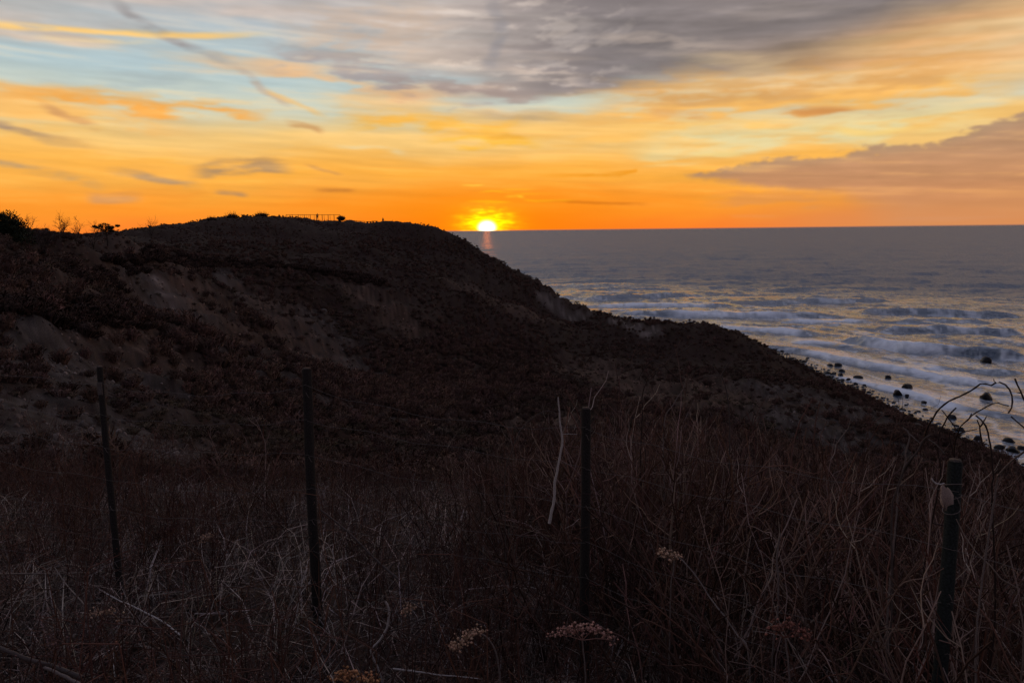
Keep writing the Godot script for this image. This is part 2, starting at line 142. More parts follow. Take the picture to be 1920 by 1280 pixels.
	["curled_stalk", "pale curled grass stalk near the bottom left of centre", "stalk", [Vector3(-0.519, 25.510, -2.568), Vector3(-0.506, 25.530, -2.568), Vector3(-0.486, 25.553, -2.569), Vector3(-0.468, 25.580, -2.569), Vector3(-0.455, 25.611, -2.569), Vector3(-0.449, 25.652, -2.567), Vector3(-0.450, 25.684, -2.564), Vector3(-0.460, 25.707, -2.559)], 0.0028, 0.0042, "white_stem", true, []],
	["fallen_stick", "brown stick lying up to the right beside the curled pale stalk", "stick", [Vector3(-0.466, 25.537, -2.660), Vector3(-0.420, 25.527, -2.709), Vector3(-0.376, 25.522, -2.758), Vector3(-0.337, 25.511, -2.805), Vector3(-0.283, 25.500, -2.853), Vector3(-0.233, 25.494, -2.899), Vector3(-0.164, 25.500, -2.945)], 0.0042, 0.0022, "grey_stem", false, []],
	["fallen_straw", "long pale straw lying flat along the bottom edge", "straw", [Vector3(-0.430, 25.508, -2.463), Vector3(-0.385, 25.510, -2.450), Vector3(-0.323, 25.508, -2.439), Vector3(-0.261, 25.505, -2.426), Vector3(-0.199, 25.508, -2.412), Vector3(-0.108, 25.505, -2.398)], 0.0030, 0.0016, "white_stem", false, []],
	["leaning_stalk", "long pale stalk slanting down right from the pale seed tuft", "stalk", [Vector3(0.726, 25.697, -2.235), Vector3(0.705, 25.721, -2.279), Vector3(0.683, 25.752, -2.323), Vector3(0.659, 25.776, -2.367), Vector3(0.647, 25.788, -2.407), Vector3(0.617, 25.833, -2.452), Vector3(0.581, 25.870, -2.497), Vector3(0.572, 25.867, -2.536)], 0.0036, 0.0022, "pale_stem", true, []],
	["fallen_branch", "thick greyish branch lying in the bottom left corner", "branch", [Vector3(-1.501, 25.836, -2.062), Vector3(-1.454, 25.828, -2.046), Vector3(-1.389, 25.801, -2.043), Vector3(-1.329, 25.789, -2.035), Vector3(-1.275, 25.778, -2.021), Vector3(-1.222, 25.765, -2.007)], 0.0055, 0.0080, "grey_stem", false, []],
	["fallen_branch", "short pale branch under the thick one in the bottom left corner", "branch", [Vector3(-1.322, 25.801, -2.003), Vector3(-1.282, 25.794, -1.990), Vector3(-1.238, 25.780, -1.978), Vector3(-1.202, 25.776, -1.961)], 0.0042, 0.0050, "pale_stem", false, []],
	["leaning_stalk", "long straw stalk slanting past the foot of the leftmost post", "stalk", [Vector3(-1.269, 25.499, -2.718), Vector3(-1.360, 25.516, -2.786), Vector3(-1.457, 25.522, -2.849), Vector3(-1.552, 25.525, -2.912), Vector3(-1.628, 25.504, -2.985), Vector3(-1.740, 25.531, -3.037)], 0.0032, 0.0022, "white_stem", false, []],
	["leaning_stalk", "straight straw stalk slanting down left of the leftmost post", "stalk", [Vector3(-1.683, 25.555, -2.838), Vector3(-1.800, 25.548, -2.963), Vector3(-1.912, 25.533, -3.090), Vector3(-2.030, 25.552, -3.213)], 0.0030, 0.0020, "pale_stem", false, []],
	["fallen_stick", "long pale stick lying level across the foot of the leftmost post", "stick", [Vector3(-2.344, 25.509, -3.241), Vector3(-2.335, 25.440, -3.394), Vector3(-2.210, 25.337, -3.618), Vector3(-2.161, 25.264, -3.787), Vector3(-2.149, 25.204, -3.931), Vector3(-2.024, 25.148, -4.131)], 0.0048, 0.0028, "pale_stem", false, []],
	["leaning_stick", "dark stick leaning against the foot side of the middle left post", "stick", [Vector3(-0.510, 25.506, -3.159), Vector3(-0.623, 25.576, -3.224), Vector3(-0.738, 25.664, -3.285), Vector3(-0.878, 25.758, -3.336)], 0.0055, 0.0040, "grey_stem", false, []],
	["upright_stalk", "pale broken upright stalk in the thicket at the lower right", "stalk", [Vector3(0.890, 25.705, -2.443), Vector3(0.889, 25.820, -2.443), Vector3(0.882, 25.894, -2.446), Vector3(0.888, 25.989, -2.444)], 0.0034, 0.0034, "pale_stem", true, []],
	["bent_stalk", "reddish stalk bent over in the lower right corner", "stalk", [Vector3(1.000, 25.855, -1.847), Vector3(1.022, 25.899, -1.835), Vector3(1.043, 25.950, -1.823), Vector3(1.044, 25.987, -1.822)], 0.0034, 0.0018, "red_stem", true, []],
]
var FLOWERS := [
	["nodding dry flower plume on a pale arched stalk at bottom centre", [Vector3(-0.050, 25.522, -2.299), Vector3(-0.052, 25.587, -2.299), Vector3(-0.057, 25.627, -2.299), Vector3(-0.065, 25.667, -2.299), Vector3(-0.079, 25.695, -2.299), Vector3(-0.096, 25.717, -2.298), Vector3(-0.113, 25.727, -2.297)], [Vector3(-0.107, 25.724, -2.298), Vector3(-0.129, 25.734, -2.296), Vector3(-0.150, 25.713, -2.295), Vector3(-0.170, 25.699, -2.294), Vector3(-0.187, 25.682, -2.292), Vector3(-0.204, 25.678, -2.291)], 150, "tan_flower"],
	["broad pinkish dry flower cluster in front of the middle right post", [Vector3(0.225, 25.538, -2.289), Vector3(0.221, 25.630, -2.289), Vector3(0.214, 25.703, -2.290)], [Vector3(0.123, 25.718, -2.297), Vector3(0.177, 25.734, -2.293), Vector3(0.219, 25.747, -2.290), Vector3(0.261, 25.745, -2.285), Vector3(0.308, 25.708, -2.279)], 190, "pink_flower"],
	["orange brown dry flower cluster cut by the bottom edge", [Vector3(-0.493, 25.603, -2.093), Vector3(-0.491, 25.654, -2.093), Vector3(-0.491, 25.680, -2.093)], [Vector3(-0.533, 25.709, -2.083), Vector3(-0.496, 25.719, -2.092), Vector3(-0.452, 25.692, -2.102), Vector3(-0.413, 25.683, -2.110)], 150, "orange_flower"],
	["pale dry seed tuft at the top of the slanting stalk", [Vector3(0.548, 25.737, -2.542), Vector3(0.554, 25.797, -2.540), Vector3(0.557, 25.856, -2.540)], [Vector3(0.504, 25.883, -2.551), Vector3(0.532, 25.874, -2.545), Vector3(0.578, 25.866, -2.535)], 70, "tan_flower"],
	["loose dry flower sprig beside the brown fallen stick", [Vector3(-0.432, 25.491, -2.716), Vector3(-0.422, 25.544, -2.717), Vector3(-0.405, 25.585, -2.720)], [Vector3(-0.423, 25.576, -2.717), Vector3(-0.403, 25.600, -2.720), Vector3(-0.369, 25.599, -2.725)], 50, "tan_flower"],
	["small dry flower head at the foot of the leftmost post", [Vector3(-1.564, 25.440, -2.792), Vector3(-1.566, 25.507, -2.791), Vector3(-1.568, 25.552, -2.790)], [Vector3(-1.629, 25.567, -2.754), Vector3(-1.591, 25.559, -2.776), Vector3(-1.562, 25.559, -2.793), Vector3(-1.530, 25.505, -2.810)], 60, "tan_flower"],
	["reddish dry flower cluster at the bottom left of the rightmost post", [Vector3(0.791, 25.665, -2.053), Vector3(0.785, 25.763, -2.055), Vector3(0.775, 25.835, -2.059)], [Vector3(0.731, 25.843, -2.075), Vector3(0.773, 25.876, -2.060), Vector3(0.811, 25.864, -2.045), Vector3(0.838, 25.848, -2.034)], 120, "red_flower"],
	["dry flower sprig above the matted grass left of the middle left post", [Vector3(-1.643, 25.258, -3.865), Vector3(-1.633, 25.346, -3.870), Vector3(-1.626, 25.389, -3.873)], [Vector3(-1.654, 25.403, -3.861), Vector3(-1.629, 25.416, -3.871), Vector3(-1.605, 25.417, -3.881)], 45, "tan_flower"],
]
var POSTS := [[Vector3(-1.962, 26.373, -3.600), 0.015], [Vector3(-0.920, 26.394, -3.377), 0.022], [Vector3(0.284, 26.300, -2.946), 0.019], [Vector3(1.176, 26.374, -1.977), 0.019]]

var M := {}
var rng := RandomNumberGenerator.new()
var used := {}
var n_warp := noise(11, 0.045, 4)
var n_fine := noise(12, 0.35, 4)
var n_cirrus := noise(13, 0.16, 5)
var n_fibre := noise(14, 0.22, 5)
var n_land := noise(21, 0.045, 4)
var n_small := noise(22, 0.35, 4)
var n_patch := noise(23, 0.03, 3)
var n_wave := noise(31, 0.11, 3)
var n_swell := noise(34, 0.022, 2)
var n_chop := noise(32, 0.33, 3)
var n_foam := noise(33, 0.55, 4)

func noise(s: int, f: float, oct: int) -> FastNoiseLite:
	var n := FastNoiseLite.new()
	n.seed = s
	n.noise_type = FastNoiseLite.TYPE_SIMPLEX_SMOOTH
	n.frequency = f
	n.fractal_type = FastNoiseLite.FRACTAL_FBM
	n.fractal_octaves = oct
	return n

# ---------------------------------------------------------------- mesh building
class Builder:
	var v := PackedVector3Array()
	var n := PackedVector3Array()
	var c := PackedColorArray()
	var ix := PackedInt32Array()

	func quad_grid(rows: int, cols: int, first: int, wrap: bool, flip := false) -> void:
		for r in rows - 1:
			for k in (cols if wrap else cols - 1):
				var a := first + r * cols + k
				var b := first + r * cols + (k + 1) % cols
				if flip:
					ix.append_array([a, a + cols, b, b, a + cols, b + cols])
				else:
					ix.append_array([a, b, a + cols, b, b + cols, a + cols])

	func tube(p: Array, r0: float, r1: float, sides: int, col: Color, wobble := 0.0) -> void:
		var first := v.size()
		var m := p.size()
		for i in m:
			var here: Vector3 = p[i]
			var ahead: Vector3 = p[mini(i + 1, m - 1)]
			var behind: Vector3 = p[maxi(i - 1, 0)]
			var t := (ahead - behind).normalized()
			var s := t.cross(Vector3(0.31, 0.17, 0.93)).normalized()
			var b := s.cross(t)
			var r := lerpf(r0, r1, float(i) / (m - 1)) * (1.0 + wobble * sin(i * 2.7 + here.x * 40.0))
			for k in sides:
				var w := TAU * k / sides
				var d := s * cos(w) + b * sin(w)
				v.append(here + d * r)
				n.append(d)
				c.append(col)
		quad_grid(m, sides, first, true)
		for e in 2:
			var o := first if e == 0 else first + (m - 1) * sides
			for k in range(1, sides - 1):
				ix.append_array([o, o + k, o + k + 1])

	func blade(a: Vector3, mid: Vector3, tip: Vector3, w: float, col: Color, nor: Vector3) -> void:
		var f := v.size()
		var s := (tip - a).cross(nor).normalized() * w * 0.5
		v.append_array([a - s, a + s, mid - s * 0.8, mid + s * 0.8, tip])
		for k in 5:
			n.append(nor)
			c.append(col)
		ix.append_array([f, f + 1, f + 2, f + 1, f + 3, f + 2, f + 2, f + 3, f + 4])

	func box(o: Vector3, x: Vector3, y: Vector3, z: Vector3, col: Color) -> void:
		for face in [[x, y, z], [y, z, x], [z, x, y]]:
			for s in [-1.0, 1.0]:
				var f := v.size()
				var q: Vector3 = o + face[2] * s
				v.append_array([q - face[0] - face[1], q + face[0] - face[1], q + face[0] + face[1], q - face[0] + face[1]])
				for k in 4:
					n.append((face[2] * s).normalized())
					c.append(col)
				ix.append_array([f, f + 1, f + 2, f, f + 2, f + 3])

	func blob(o: Vector3, r: float, col: Color) -> void:
		var f := v.size()
		for d in [Vector3.UP, Vector3.RIGHT, Vector3.BACK, Vector3.LEFT, Vector3.FORWARD, Vector3.DOWN]:
			v.append(o + d * r)
			n.append(d)
			c.append(col)
		for k in 4:
			ix.append_array([f, f + 1 + k, f + 1 + (k + 1) % 4, f + 5, f + 1 + (k + 1) % 4, f + 1 + k])

	func mesh(material: Material) -> ArrayMesh:
		if ix.size() < 600000:  # turn every face the way its normals point
			for i in ix.size() / 3:
				var p := v[ix[3 * i]]
				if (v[ix[3 * i + 2]] - p).cross(v[ix[3 * i + 1]] - p).dot(n[ix[3 * i]] + n[ix[3 * i + 1]] + n[ix[3 * i + 2]]) < 0.0:
					var swap := ix[3 * i + 1]
					ix[3 * i + 1] = ix[3 * i + 2]
					ix[3 * i + 2] = swap
		var a := []
		a.resize(Mesh.ARRAY_MAX)
		a[Mesh.ARRAY_VERTEX] = v
		a[Mesh.ARRAY_NORMAL] = n
		a[Mesh.ARRAY_COLOR] = c
		a[Mesh.ARRAY_INDEX] = ix
		var m := ArrayMesh.new()
		m.add_surface_from_arrays(Mesh.PRIMITIVE_TRIANGLES, a)
		m.surface_set_material(0, material)
		return m

func numbered(called: String) -> String:
	used[called] = used.get(called, -1) + 1
	return called if used[called] == 0 else "%s_%03d" % [called, used[called]]

func tag(o: Node, label: String, category: String, group := "", kind := "") -> void:
	o.set_meta("label", label)
	o.set_meta("category", category)
	if group:
		o.set_meta("group", group)
	if kind:
		o.set_meta("kind", kind)

func thing(called: String, label: String, category: String, at: Vector3, group := "") -> Node3D:
	var o := Node3D.new()
	o.name = numbered(called)
	add_child(o)
	o.position = at
	tag(o, label, category, group)
	return o

func part(parent: Node3D, called: String, mesh: Mesh) -> MeshInstance3D:
	var o := MeshInstance3D.new()
	o.name = called if parent != self else numbered(called)
	o.mesh = mesh
	parent.add_child(o, true)
	return o

func scatter(called: String, mesh: Mesh, places: Array, tints: Array, label: String, category: String) -> void:
	var mm := MultiMesh.new()
	mm.transform_format = MultiMesh.TRANSFORM_3D
	mm.use_colors = true
	mm.mesh = mesh
	mm.instance_count = places.size()
	for i in places.size():
		mm.set_instance_transform(i, places[i])
		mm.set_instance_color(i, tints[i])
	var o := MultiMeshInstance3D.new()
	o.name = numbered(called)
	o.multimesh = mm
	add_child(o)
	tag(o, label, category, "", "stuff")

func paint(key: String, col: Color, rough: float, tex: Texture2D = null, scale := 1.0, vertex := false) -> StandardMaterial3D:
	var m := StandardMaterial3D.new()
	m.albedo_color = col.linear_to_srgb()
	m.roughness = rough
	m.metallic_specular = 0.3
	m.vertex_color_use_as_albedo = vertex
	m.cull_mode = BaseMaterial3D.CULL_DISABLED
	if tex:
		m.albedo_texture = tex
		m.uv1_triplanar = true
		m.uv1_scale = Vector3.ONE * scale
	M[key] = m
	return m

func grain(s: int, f: float, low: float, high: float, size := 512) -> ImageTexture:
	var n := noise(s, f, 5)
	var im := n.get_seamless_image(size, size)
	im.convert(Image.FORMAT_RGB8)
	var data := im.get_data()
	for i in data.size():
		data[i] = int(255.0 * lerpf(low, high, data[i] / 255.0))
	return ImageTexture.create_from_image(Image.create_from_data(size, size, false, Image.FORMAT_RGB8, data))

func relief(s: int, f: float, strength: float, size := 1024) -> ImageTexture:
	var im := noise(s, f, 5).get_seamless_image(size, size)
	im.convert(Image.FORMAT_RGBA8)
	im.bump_map_to_normal_map(strength)
	return ImageTexture.create_from_image(im)

# ---------------------------------------------------------------- sky
func stops(t: float, at: Array, cols: Array) -> Color:
	if t <= at[0]:
		return cols[0]
	for i in range(1, at.size()):
		if t < at[i]:
			return cols[i - 1].lerp(cols[i], smoothstep(at[i - 1], at[i], t))
	return cols[-1]

func along(line: Array, x: float) -> float:
	var m := line.size() / 2
	if x <= line[0]:
		return line[1]
	for i in range(1, m):
		if x < line[2 * i]:
			return lerpf(line[2 * i - 1], line[2 * i + 1], (x - line[2 * i - 2]) / (line[2 * i] - line[2 * i - 2]))
	return line[2 * m - 1]

# distance from the line and how far along it (0 to 1)
func off_line(line: Array, x: float, y: float) -> Vector2:
	var best := 1e9
	var where := 0.0
	var m := line.size() / 2 - 1
	for i in m:
		var ax: float = line[2 * i]
		var ay: float = line[2 * i + 1]
		var bx: float = line[2 * i + 2] - ax
		var by: float = line[2 * i + 3] - ay
		var t := clampf(((x - ax) * bx + (y - ay) * by) / (bx * bx + by * by), 0.0, 1.0)
		var d := Vector2(x - ax - bx * t, y - ay - by * t).length_squared()
		if d < best:
			best = d
			where = (i + t) / m
	return Vector2(sqrt(best), where)

var e_at := [0.0, 1.6, 3.6, 6.0, 8.5, 11.5, 16.0, 30.0, 90.0]
var e_col := [Color8(255, 128, 46), Color8(255, 152, 46), Color8(254, 180, 78), Color8(246, 200, 122), Color8(206, 210, 192), Color8(172, 200, 210), Color8(168, 186, 205), Color8(160, 172, 202), Color8(116, 128, 164)]
var d_col := [Color8(168, 134, 128), Color8(164, 134, 130), Color8(156, 132, 134), Color8(148, 130, 136), Color8(142, 128, 138), Color8(136, 126, 138), Color8(130, 124, 140), Color8(112, 110, 128), Color8(92, 94, 114)]

func sky_color(a: float, e: float) -> Color:
	var da := wrapf(a - SUN_AZ, -180.0, 180.0)
	var side := smoothstep(32.0, 130.0, absf(da))
	var x := a * 0.55
	var w1 := n_warp.get_noise_2d(x, e * 2.2)
	var w2 := n_fine.get_noise_2d(x, e * 3.0)
	var ew := e + w1 * 0.9 + w2 * 0.25
	var c := stops(ew, e_at, e_col)
	# the open sky towards the right is veiled and warm
	c = c.lerp(Color8(238, 196, 138), smoothstep(4.0, 16.0, a) * smoothstep(7.0, 9.5, e) * (1.0 - smoothstep(18.0, 26.0, e)) * 0.85)
	c = c.lerp(Color8(206, 196, 184), smoothstep(8.0, 13.0, e) * (1.0 - smoothstep(-8.0, 2.0, a)) * 0.35)
	# thin high cloud lit from beneath
	var ci := n_cirrus.get_noise_2d(x * 0.5 + w1 * 1.5 + e * 0.25, e * 2.6 + w2 * 0.6)
	var veil := smoothstep(-0.12, 0.42, ci) * smoothstep(0.3, 2.0, e)
	var lit := stops(e, [0.0, 3.0, 7.0, 11.0, 15.0, 40.0, 90.0], [Color8(255, 142, 40), Color8(255, 176, 64), Color8(254, 188, 90), Color8(240, 190, 140), Color8(200, 182, 172), Color8(170, 168, 186), Color8(124, 130, 160)])
	c = c.lerp(lit, veil * 0.62)
	# the grey deck overhead, torn at its lower edge
	var de := along(DECK, a) if absf(a) < 44.0 else 14.0 + 4.0 * smoothstep(44.0, 70.0, absf(a))
	var deck := smoothstep(-0.9, 2.4, e - de + w1 * 2.6 + ci * 2.2)
	deck *= lerpf(0.62, 0.97, smoothstep(-12.0, 4.0, a)) * (1.0 - 0.5 * smoothstep(30.0, 80.0, e))
	var grey := Color8(198, 182, 172).lerp(Color8(131, 122, 122), smoothstep(-7.0, 8.0, a + ci * 5.0))
	# brighter rags where the deck thins
	grey = grey.lerp(Color8(226, 208, 194), smoothstep(0.05, 0.5, n_fibre.get_noise_2d(a * 1.3 + w1 * 4.0, e * 4.0 + w1 * 5.0)) * (1.0 - smoothstep(4.0, 12.0, a)) * smoothstep(-16.0, -6.0, a) * 0.42)
	grey = grey.lerp(Color8(214, 160, 104), smoothstep(10.0, 28.0, a) * (1.0 - smoothstep(0.3, 3.2, e - de + w1)))
	grey = grey.lerp(Color8(158, 160, 184), smoothstep(15.0, 36.0, e))
	grey = grey * (1.0 + 0.16 * ci + 0.10 * w2)
	c = c.lerp(grey, clampf(deck, 0.0, 1.0))
	# single clouds, streaks and trails
	if e < 22.0 and absf(a) < 44.0:
		for f in SKY_FEATURES:
			if a < f[5] or a > f[6] or e < f[7] or e > f[8]:
				continue
			var wide: float = f[1]
			var o := off_line(f[0], a + w1 * 1.2 * f[4], e + (w2 * 0.9 + w1 * 0.4) * wide * f[4])
			var cover: float = (1.0 - smoothstep(wide * 0.15, wide * 1.3, o.x)) * minf(1.0, f[3] * 1.15)
			cover *= smoothstep(0.0, 0.3, o.y + 0.02) * smoothstep(0.0, 0.3, 1.02 - o.y) * clampf(0.92 + w2 * 1.3 + ci * 0.4, 0.0, 1.0)
			c = c.lerp(f[2], clampf(cover, 0.0, 1.0))
	# the low bank on the right
	if a > 10.0 and e < 16.0:
		var top := along(BANK_TOP, a)
		var low := along(BANK_LOW, a)
		var rag := w2 * 0.35 + n_fine.get_noise_2d(a * 2.6, e * 5.0) * 0.22
		var bank := smoothstep(-0.12, 0.34, top - e + rag * 1.4) * smoothstep(-0.25 - 1.6 * smoothstep(20.0, 27.0, a), 0.5 + 1.8 * smoothstep(20.0, 27.0, a), e - low + rag * 0.6 + w1 * 0.8) * smoothstep(11.6, 13.6, a)
		var bc := Color8(204, 142, 100).lerp(Color8(182, 142, 114), smoothstep(1.0, 7.0, e))
		bc = bc.lerp(Color8(172, 142, 114), smoothstep(1.0, 0.0, top - e) * 0.6)
		c = c.lerp(bc * (1.0 + 0.05 * w2 + 0.06 * ci), bank * 0.93 * (1.0 - side))
		c = c.lerp(Color8(214, 146, 94), smoothstep(12.0, 26.0, a) * smoothstep(3.2, 0.4, e) * 0.7 * (1.0 - side))
	# fine fibres combed along the wind
	var fib := n_fibre.get_noise_2d(a * 0.22 + e * 0.5 + w1 * 2.0, e * 4.2 + a * 0.16 + w1 * 2.0)
	var fib2 := n_fibre.get_noise_2d(a * 0.7 + 50.0, e * 10.0 + a * 0.5)
	var k3 := smoothstep(0.5, 3.0, e) * (1.0 - smoothstep(18.0, 30.0, e))
	c = c.lerp(lit.lerp(Color8(255, 226, 178), 0.35), smoothstep(0.10, 0.6, fib + 0.35 * fib2) * 0.24 * k3 * (1.0 - 0.7 * deck))
	c = c * (1.0 + (0.07 * fib + 0.04 * fib2) * k3)
	# away from the sun the evening is grey blue
	c = c.lerp(stops(e, e_at, d_col) * (1.0 + 0.18 * ci * (1.0 - smoothstep(140.0, 178.0, absf(a)))), side)
	# the air glows round the sun
	var near := exp(-(da * da / 110.0 + e * e / 9.0))
	c = c.lerp(Color8(255, 132, 0), near * 0.8)
	var lin := c.srgb_to_linear()
	var g := exp(-(da * da / 5.5 + e * e / 2.6))
	lin += Color(0.5, 0.14, 0.0) * g
	# torn bright cloud over the disc, and the disc itself
	var tx := da + w2 * 0.5
	var ty := e - 0.55 + n_fine.get_noise_2d(a * 3.0, e * 9.0) * 0.4
	var core := exp(-(tx * tx / 2.8 + ty * ty / 0.75))
	core = clampf(core * (1.0 + 1.3 * n_fine.get_noise_2d(a * 2.0 + 30.0, e * 14.0)), 0.0, 1.0)
	lin += Color(1.5, 0.95, 0.0) * pow(core, 1.4)
	var d2 := Vector2(da / 0.55, (e - 0.22) / 0.42).length()
	lin += Color(4.0, 3.6, 2.6) * smoothstep(1.5, 0.35, d2)
	return lin

func sky_image(w: int, h: int, x0: int, y0: int, ww: int, hh: int) -> Image:
	var data := PackedFloat32Array()
	data.resize(ww * hh * 3)
	var k := 0
	for y in hh:
		var e := 90.0 - 180.0 * (y0 + y + 0.5) / h
		for x in ww:
			var c := Color(0.10, 0.09, 0.11)
			if e >= -0.7:
				c = sky_color(wrapf(360.0 * (x0 + x + 0.5) / w, -180.0, 180.0), maxf(e, 0.0))
			data[k] = maxf(c.r, 0.0)
			data[k + 1] = maxf(c.g, 0.0)
			data[k + 2] = maxf(c.b, 0.0)
			k += 3
	return Image.create_from_data(ww, hh, false, Image.FORMAT_RGBF, data.to_byte_array())

func make_sky() -> Sky:
	for f in SKY_FEATURES:
		var lo := Vector2(1e9, 1e9)
		var hi := -lo
		for i in f[0].size() / 2:
			var q := Vector2(f[0][2 * i], f[0][2 * i + 1])
			lo = lo.min(q)
			hi = hi.max(q)
		f.append_array([lo.x - f[1] * 2.0 - 1.0, hi.x + f[1] * 2.0 + 1.0, lo.y - f[1] * 2.2, hi.y + f[1] * 2.2])
	var whole := sky_image(512, 256, 0, 0, 512, 256)
	whole.resize(4096, 2048, Image.INTERPOLATE_CUBIC)
	# finer towards the sunset, which lies across the seam of the panorama
	for x0 in [0, 3672]:
		var fine := sky_image(4096, 2048, x0, 816, 424, 212)
		whole.blit_rect(fine, Rect2i(0, 0, 424, 212), Vector2i(x0, 816))
	var p := PanoramaSkyMaterial.new()
	p.panorama = ImageTexture.create_from_image(whole)
	var s := Sky.new()
	s.sky_material = p
	return s

# ---------------------------------------------------------------- land
const GX0 := -164.0
const GZ0 := -270.0
const GSTEP := 2.0
const GW := 140
const GH := 168
var grid := PackedFloat32Array()

func fit_land() -> void:
	# thin plate spline through the control points
	var m := LAND.size() / 3
	var px := PackedFloat64Array()
	var pz := PackedFloat64Array()
	for i in m:
		px.append(LAND[3 * i] / 40.0)
		pz.append(LAND[3 * i + 2] / 40.0)
	var size := m + 3
	var rows := []
	for i in size:
		var r := PackedFloat64Array()
		r.resize(size + 1)
		if i < m:
			for j in m:
				var d := (px[i] - px[j]) * (px[i] - px[j]) + (pz[i] - pz[j]) * (pz[i] - pz[j])
				r[j] = d * log(d) if d > 0.0 else 0.002
			r[m] = 1.0
			r[m + 1] = px[i]
			r[m + 2] = pz[i]
			r[size] = LAND[3 * i + 1]
		else:
			for j in m:
				r[j] = [1.0, px[j], pz[j]][i - m]
		rows.append(r)
	for i in size:
		var best := i
		for j in range(i + 1, size):
			if absf(rows[j][i]) > absf(rows[best][i]):
				best = j
		var swap: PackedFloat64Array = rows[i]
		rows[i] = rows[best]
		rows[best] = swap
		var ri: PackedFloat64Array = rows[i]
		for j in range(i + 1, size):
			var rj: PackedFloat64Array = rows[j]
			var f := rj[i] / ri[i]
			if f != 0.0:
				for k in range(i, size + 1):
					rj[k] -= f * ri[k]
				rows[j] = rj
	var w := PackedFloat64Array()
	w.resize(size)
	for i in range(size - 1, -1, -1):
		var s: float = rows[i][size]
		for k in range(i + 1, size):
			s -= rows[i][k] * w[k]
		w[i] = s / rows[i][i]
	grid.resize(GW * GH)
	for gz in GH:
		var z := (GZ0 + gz * GSTEP) / 40.0
		for gx in GW:
			var x := (GX0 + gx * GSTEP) / 40.0
			var s := w[m] + w[m + 1] * x + w[m + 2] * z
			for i in m:
				var dx := x - px[i]
				var dz := z - pz[i]
				var d := dx * dx + dz * dz
				if d > 1e-12:
					s += w[i] * d * log(d)
			grid[gz * GW + gx] = s

func smooth_land(x: float, z: float) -> float:
	var u := clampf((x - GX0) / GSTEP, 1.0, GW - 3.001)
	var t := clampf((z - GZ0) / GSTEP, 1.0, GH - 3.001)
	var i := int(u)
	var j := int(t)
	u -= i
	t -= j
	var r := PackedFloat32Array([0, 0, 0, 0])
	for k in 4:
		var o := (j - 1 + k) * GW + i
		r[k] = cubic_interpolate(grid[o], grid[o + 1], grid[o - 1], grid[o + 2], u)
	return cubic_interpolate(r[1], r[2], r[0], r[3], t)

func ground(x: float, z: float) -> float:
	var y := smooth_land(x, z)
	var r := Vector2(x, z).length()
	var far := smoothstep(8.0, 60.0, r)
	var rough := n_land.get_noise_2d(x, z) * 0.9 * far
	# rain gullies running down the eroded faces
	var gully := absf(n_land.get_noise_2d(x * 2.2 + z * 0.6 + 90.0, z * 0.8 - x * 0.3))
	rough += (gully - 0.15) * 1.7 * far * smoothstep(1.0, 6.0, y) * smoothstep(28.0, 22.0, y)
	rough += n_small.get_noise_2d(x, z) * lerpf(0.10, 0.42, far) + absf(n_small.get_noise_2d(x * 0.5 - z * 0.4, z * 0.5 + 70.0)) * 0.55 * far
	y += rough * smoothstep(-0.5, 2.0, y)
	# north of the headland the coast turns away and the land ends
	return y - maxf(0.0, -256.0 - z) * 0.45 * smoothstep(-0.50, -0.44, x / maxf(1.0, -z))

var earth_cols := [Color(0.128, 0.080, 0.058), Color(0.115, 0.090, 0.077), Color(0.38, 0.305, 0.265), Color(0.20, 0.155, 0.132)]
func land_color(x: float, z: float) -> Array:
	# returns colour and how bare the soil is
	var n1 := n_patch.get_noise_2d(x * 1.4, z * 1.4)
	var n2 := n_small.get_noise_2d(x * 0.7 + 40.0, z * 0.7)
	var n3 := n_small.get_noise_2d(x * 4.0, z * 4.0)
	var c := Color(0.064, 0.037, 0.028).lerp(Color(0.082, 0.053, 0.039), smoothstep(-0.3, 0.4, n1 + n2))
	var bare := 0.0
	for e in EARTH:
		var q: Array = e[0]
		var reach: float = e[1] * 1.8 + 4.0
		if absf(x - q[0]) > reach + absf(q[-2] - q[0]) or absf(z - q[1]) > reach + absf(q[-1] - q[1]):
			continue
		var o := off_line(e[0], x + n2 * 2.0, z + n1 * 2.0)
		var wide: float = e[1]
		if o.x > wide * 1.8:
			continue
		var k := 1.0 - smoothstep(wide * 0.45, wide * 1.25, o.x + n2 * wide * 0.55)
		if k > 0.0:
			var tone: Color = earth_cols[e[2]]
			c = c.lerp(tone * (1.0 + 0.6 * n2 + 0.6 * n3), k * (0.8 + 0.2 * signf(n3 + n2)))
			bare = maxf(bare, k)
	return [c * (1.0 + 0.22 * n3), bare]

func build_land() -> void:
	var az := PackedFloat32Array()
	var a := -180.0
	while a < 180.0:
		az.append(deg_to_rad(a))
		a += 0.17 if absf(a) < 42.0 else (0.5 if absf(a) < 60.0 else 3.0)
	var rr := PackedFloat32Array([0.25])
	while rr[-1] < 300.0:
		rr.append(rr[-1] * 1.0175 + 0.002)
	rr.append_array([330.0, 400.0, 550.0, 900.0, 1600.0, 3000.0])
	var b := Builder.new()
	var cols := az.size()
	for r in rr:
		for t in az:
			var x := r * sin(t)
			var z := -r * cos(t)
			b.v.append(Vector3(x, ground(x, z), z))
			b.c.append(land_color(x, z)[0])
	b.n.resize(b.v.size())
	var rows := rr.size()
	for i in rows:
		for j in cols:
			var down := b.v[maxi(i - 1, 0) * cols + j] - b.v[mini(i + 1, rows - 1) * cols + j]
			var over := b.v[i * cols + (j + 1) % cols] - b.v[i * cols + (j + cols - 1) % cols]
			var nn := over.cross(down).normalized()
			b.n[i * cols + j] = nn if nn.y > 0.0 else -nn
	b.quad_grid(rows, cols, 0, true, true)
	var o := part(self, "terrain", b.mesh(M.land))
	o.set_meta("kind", "structure")

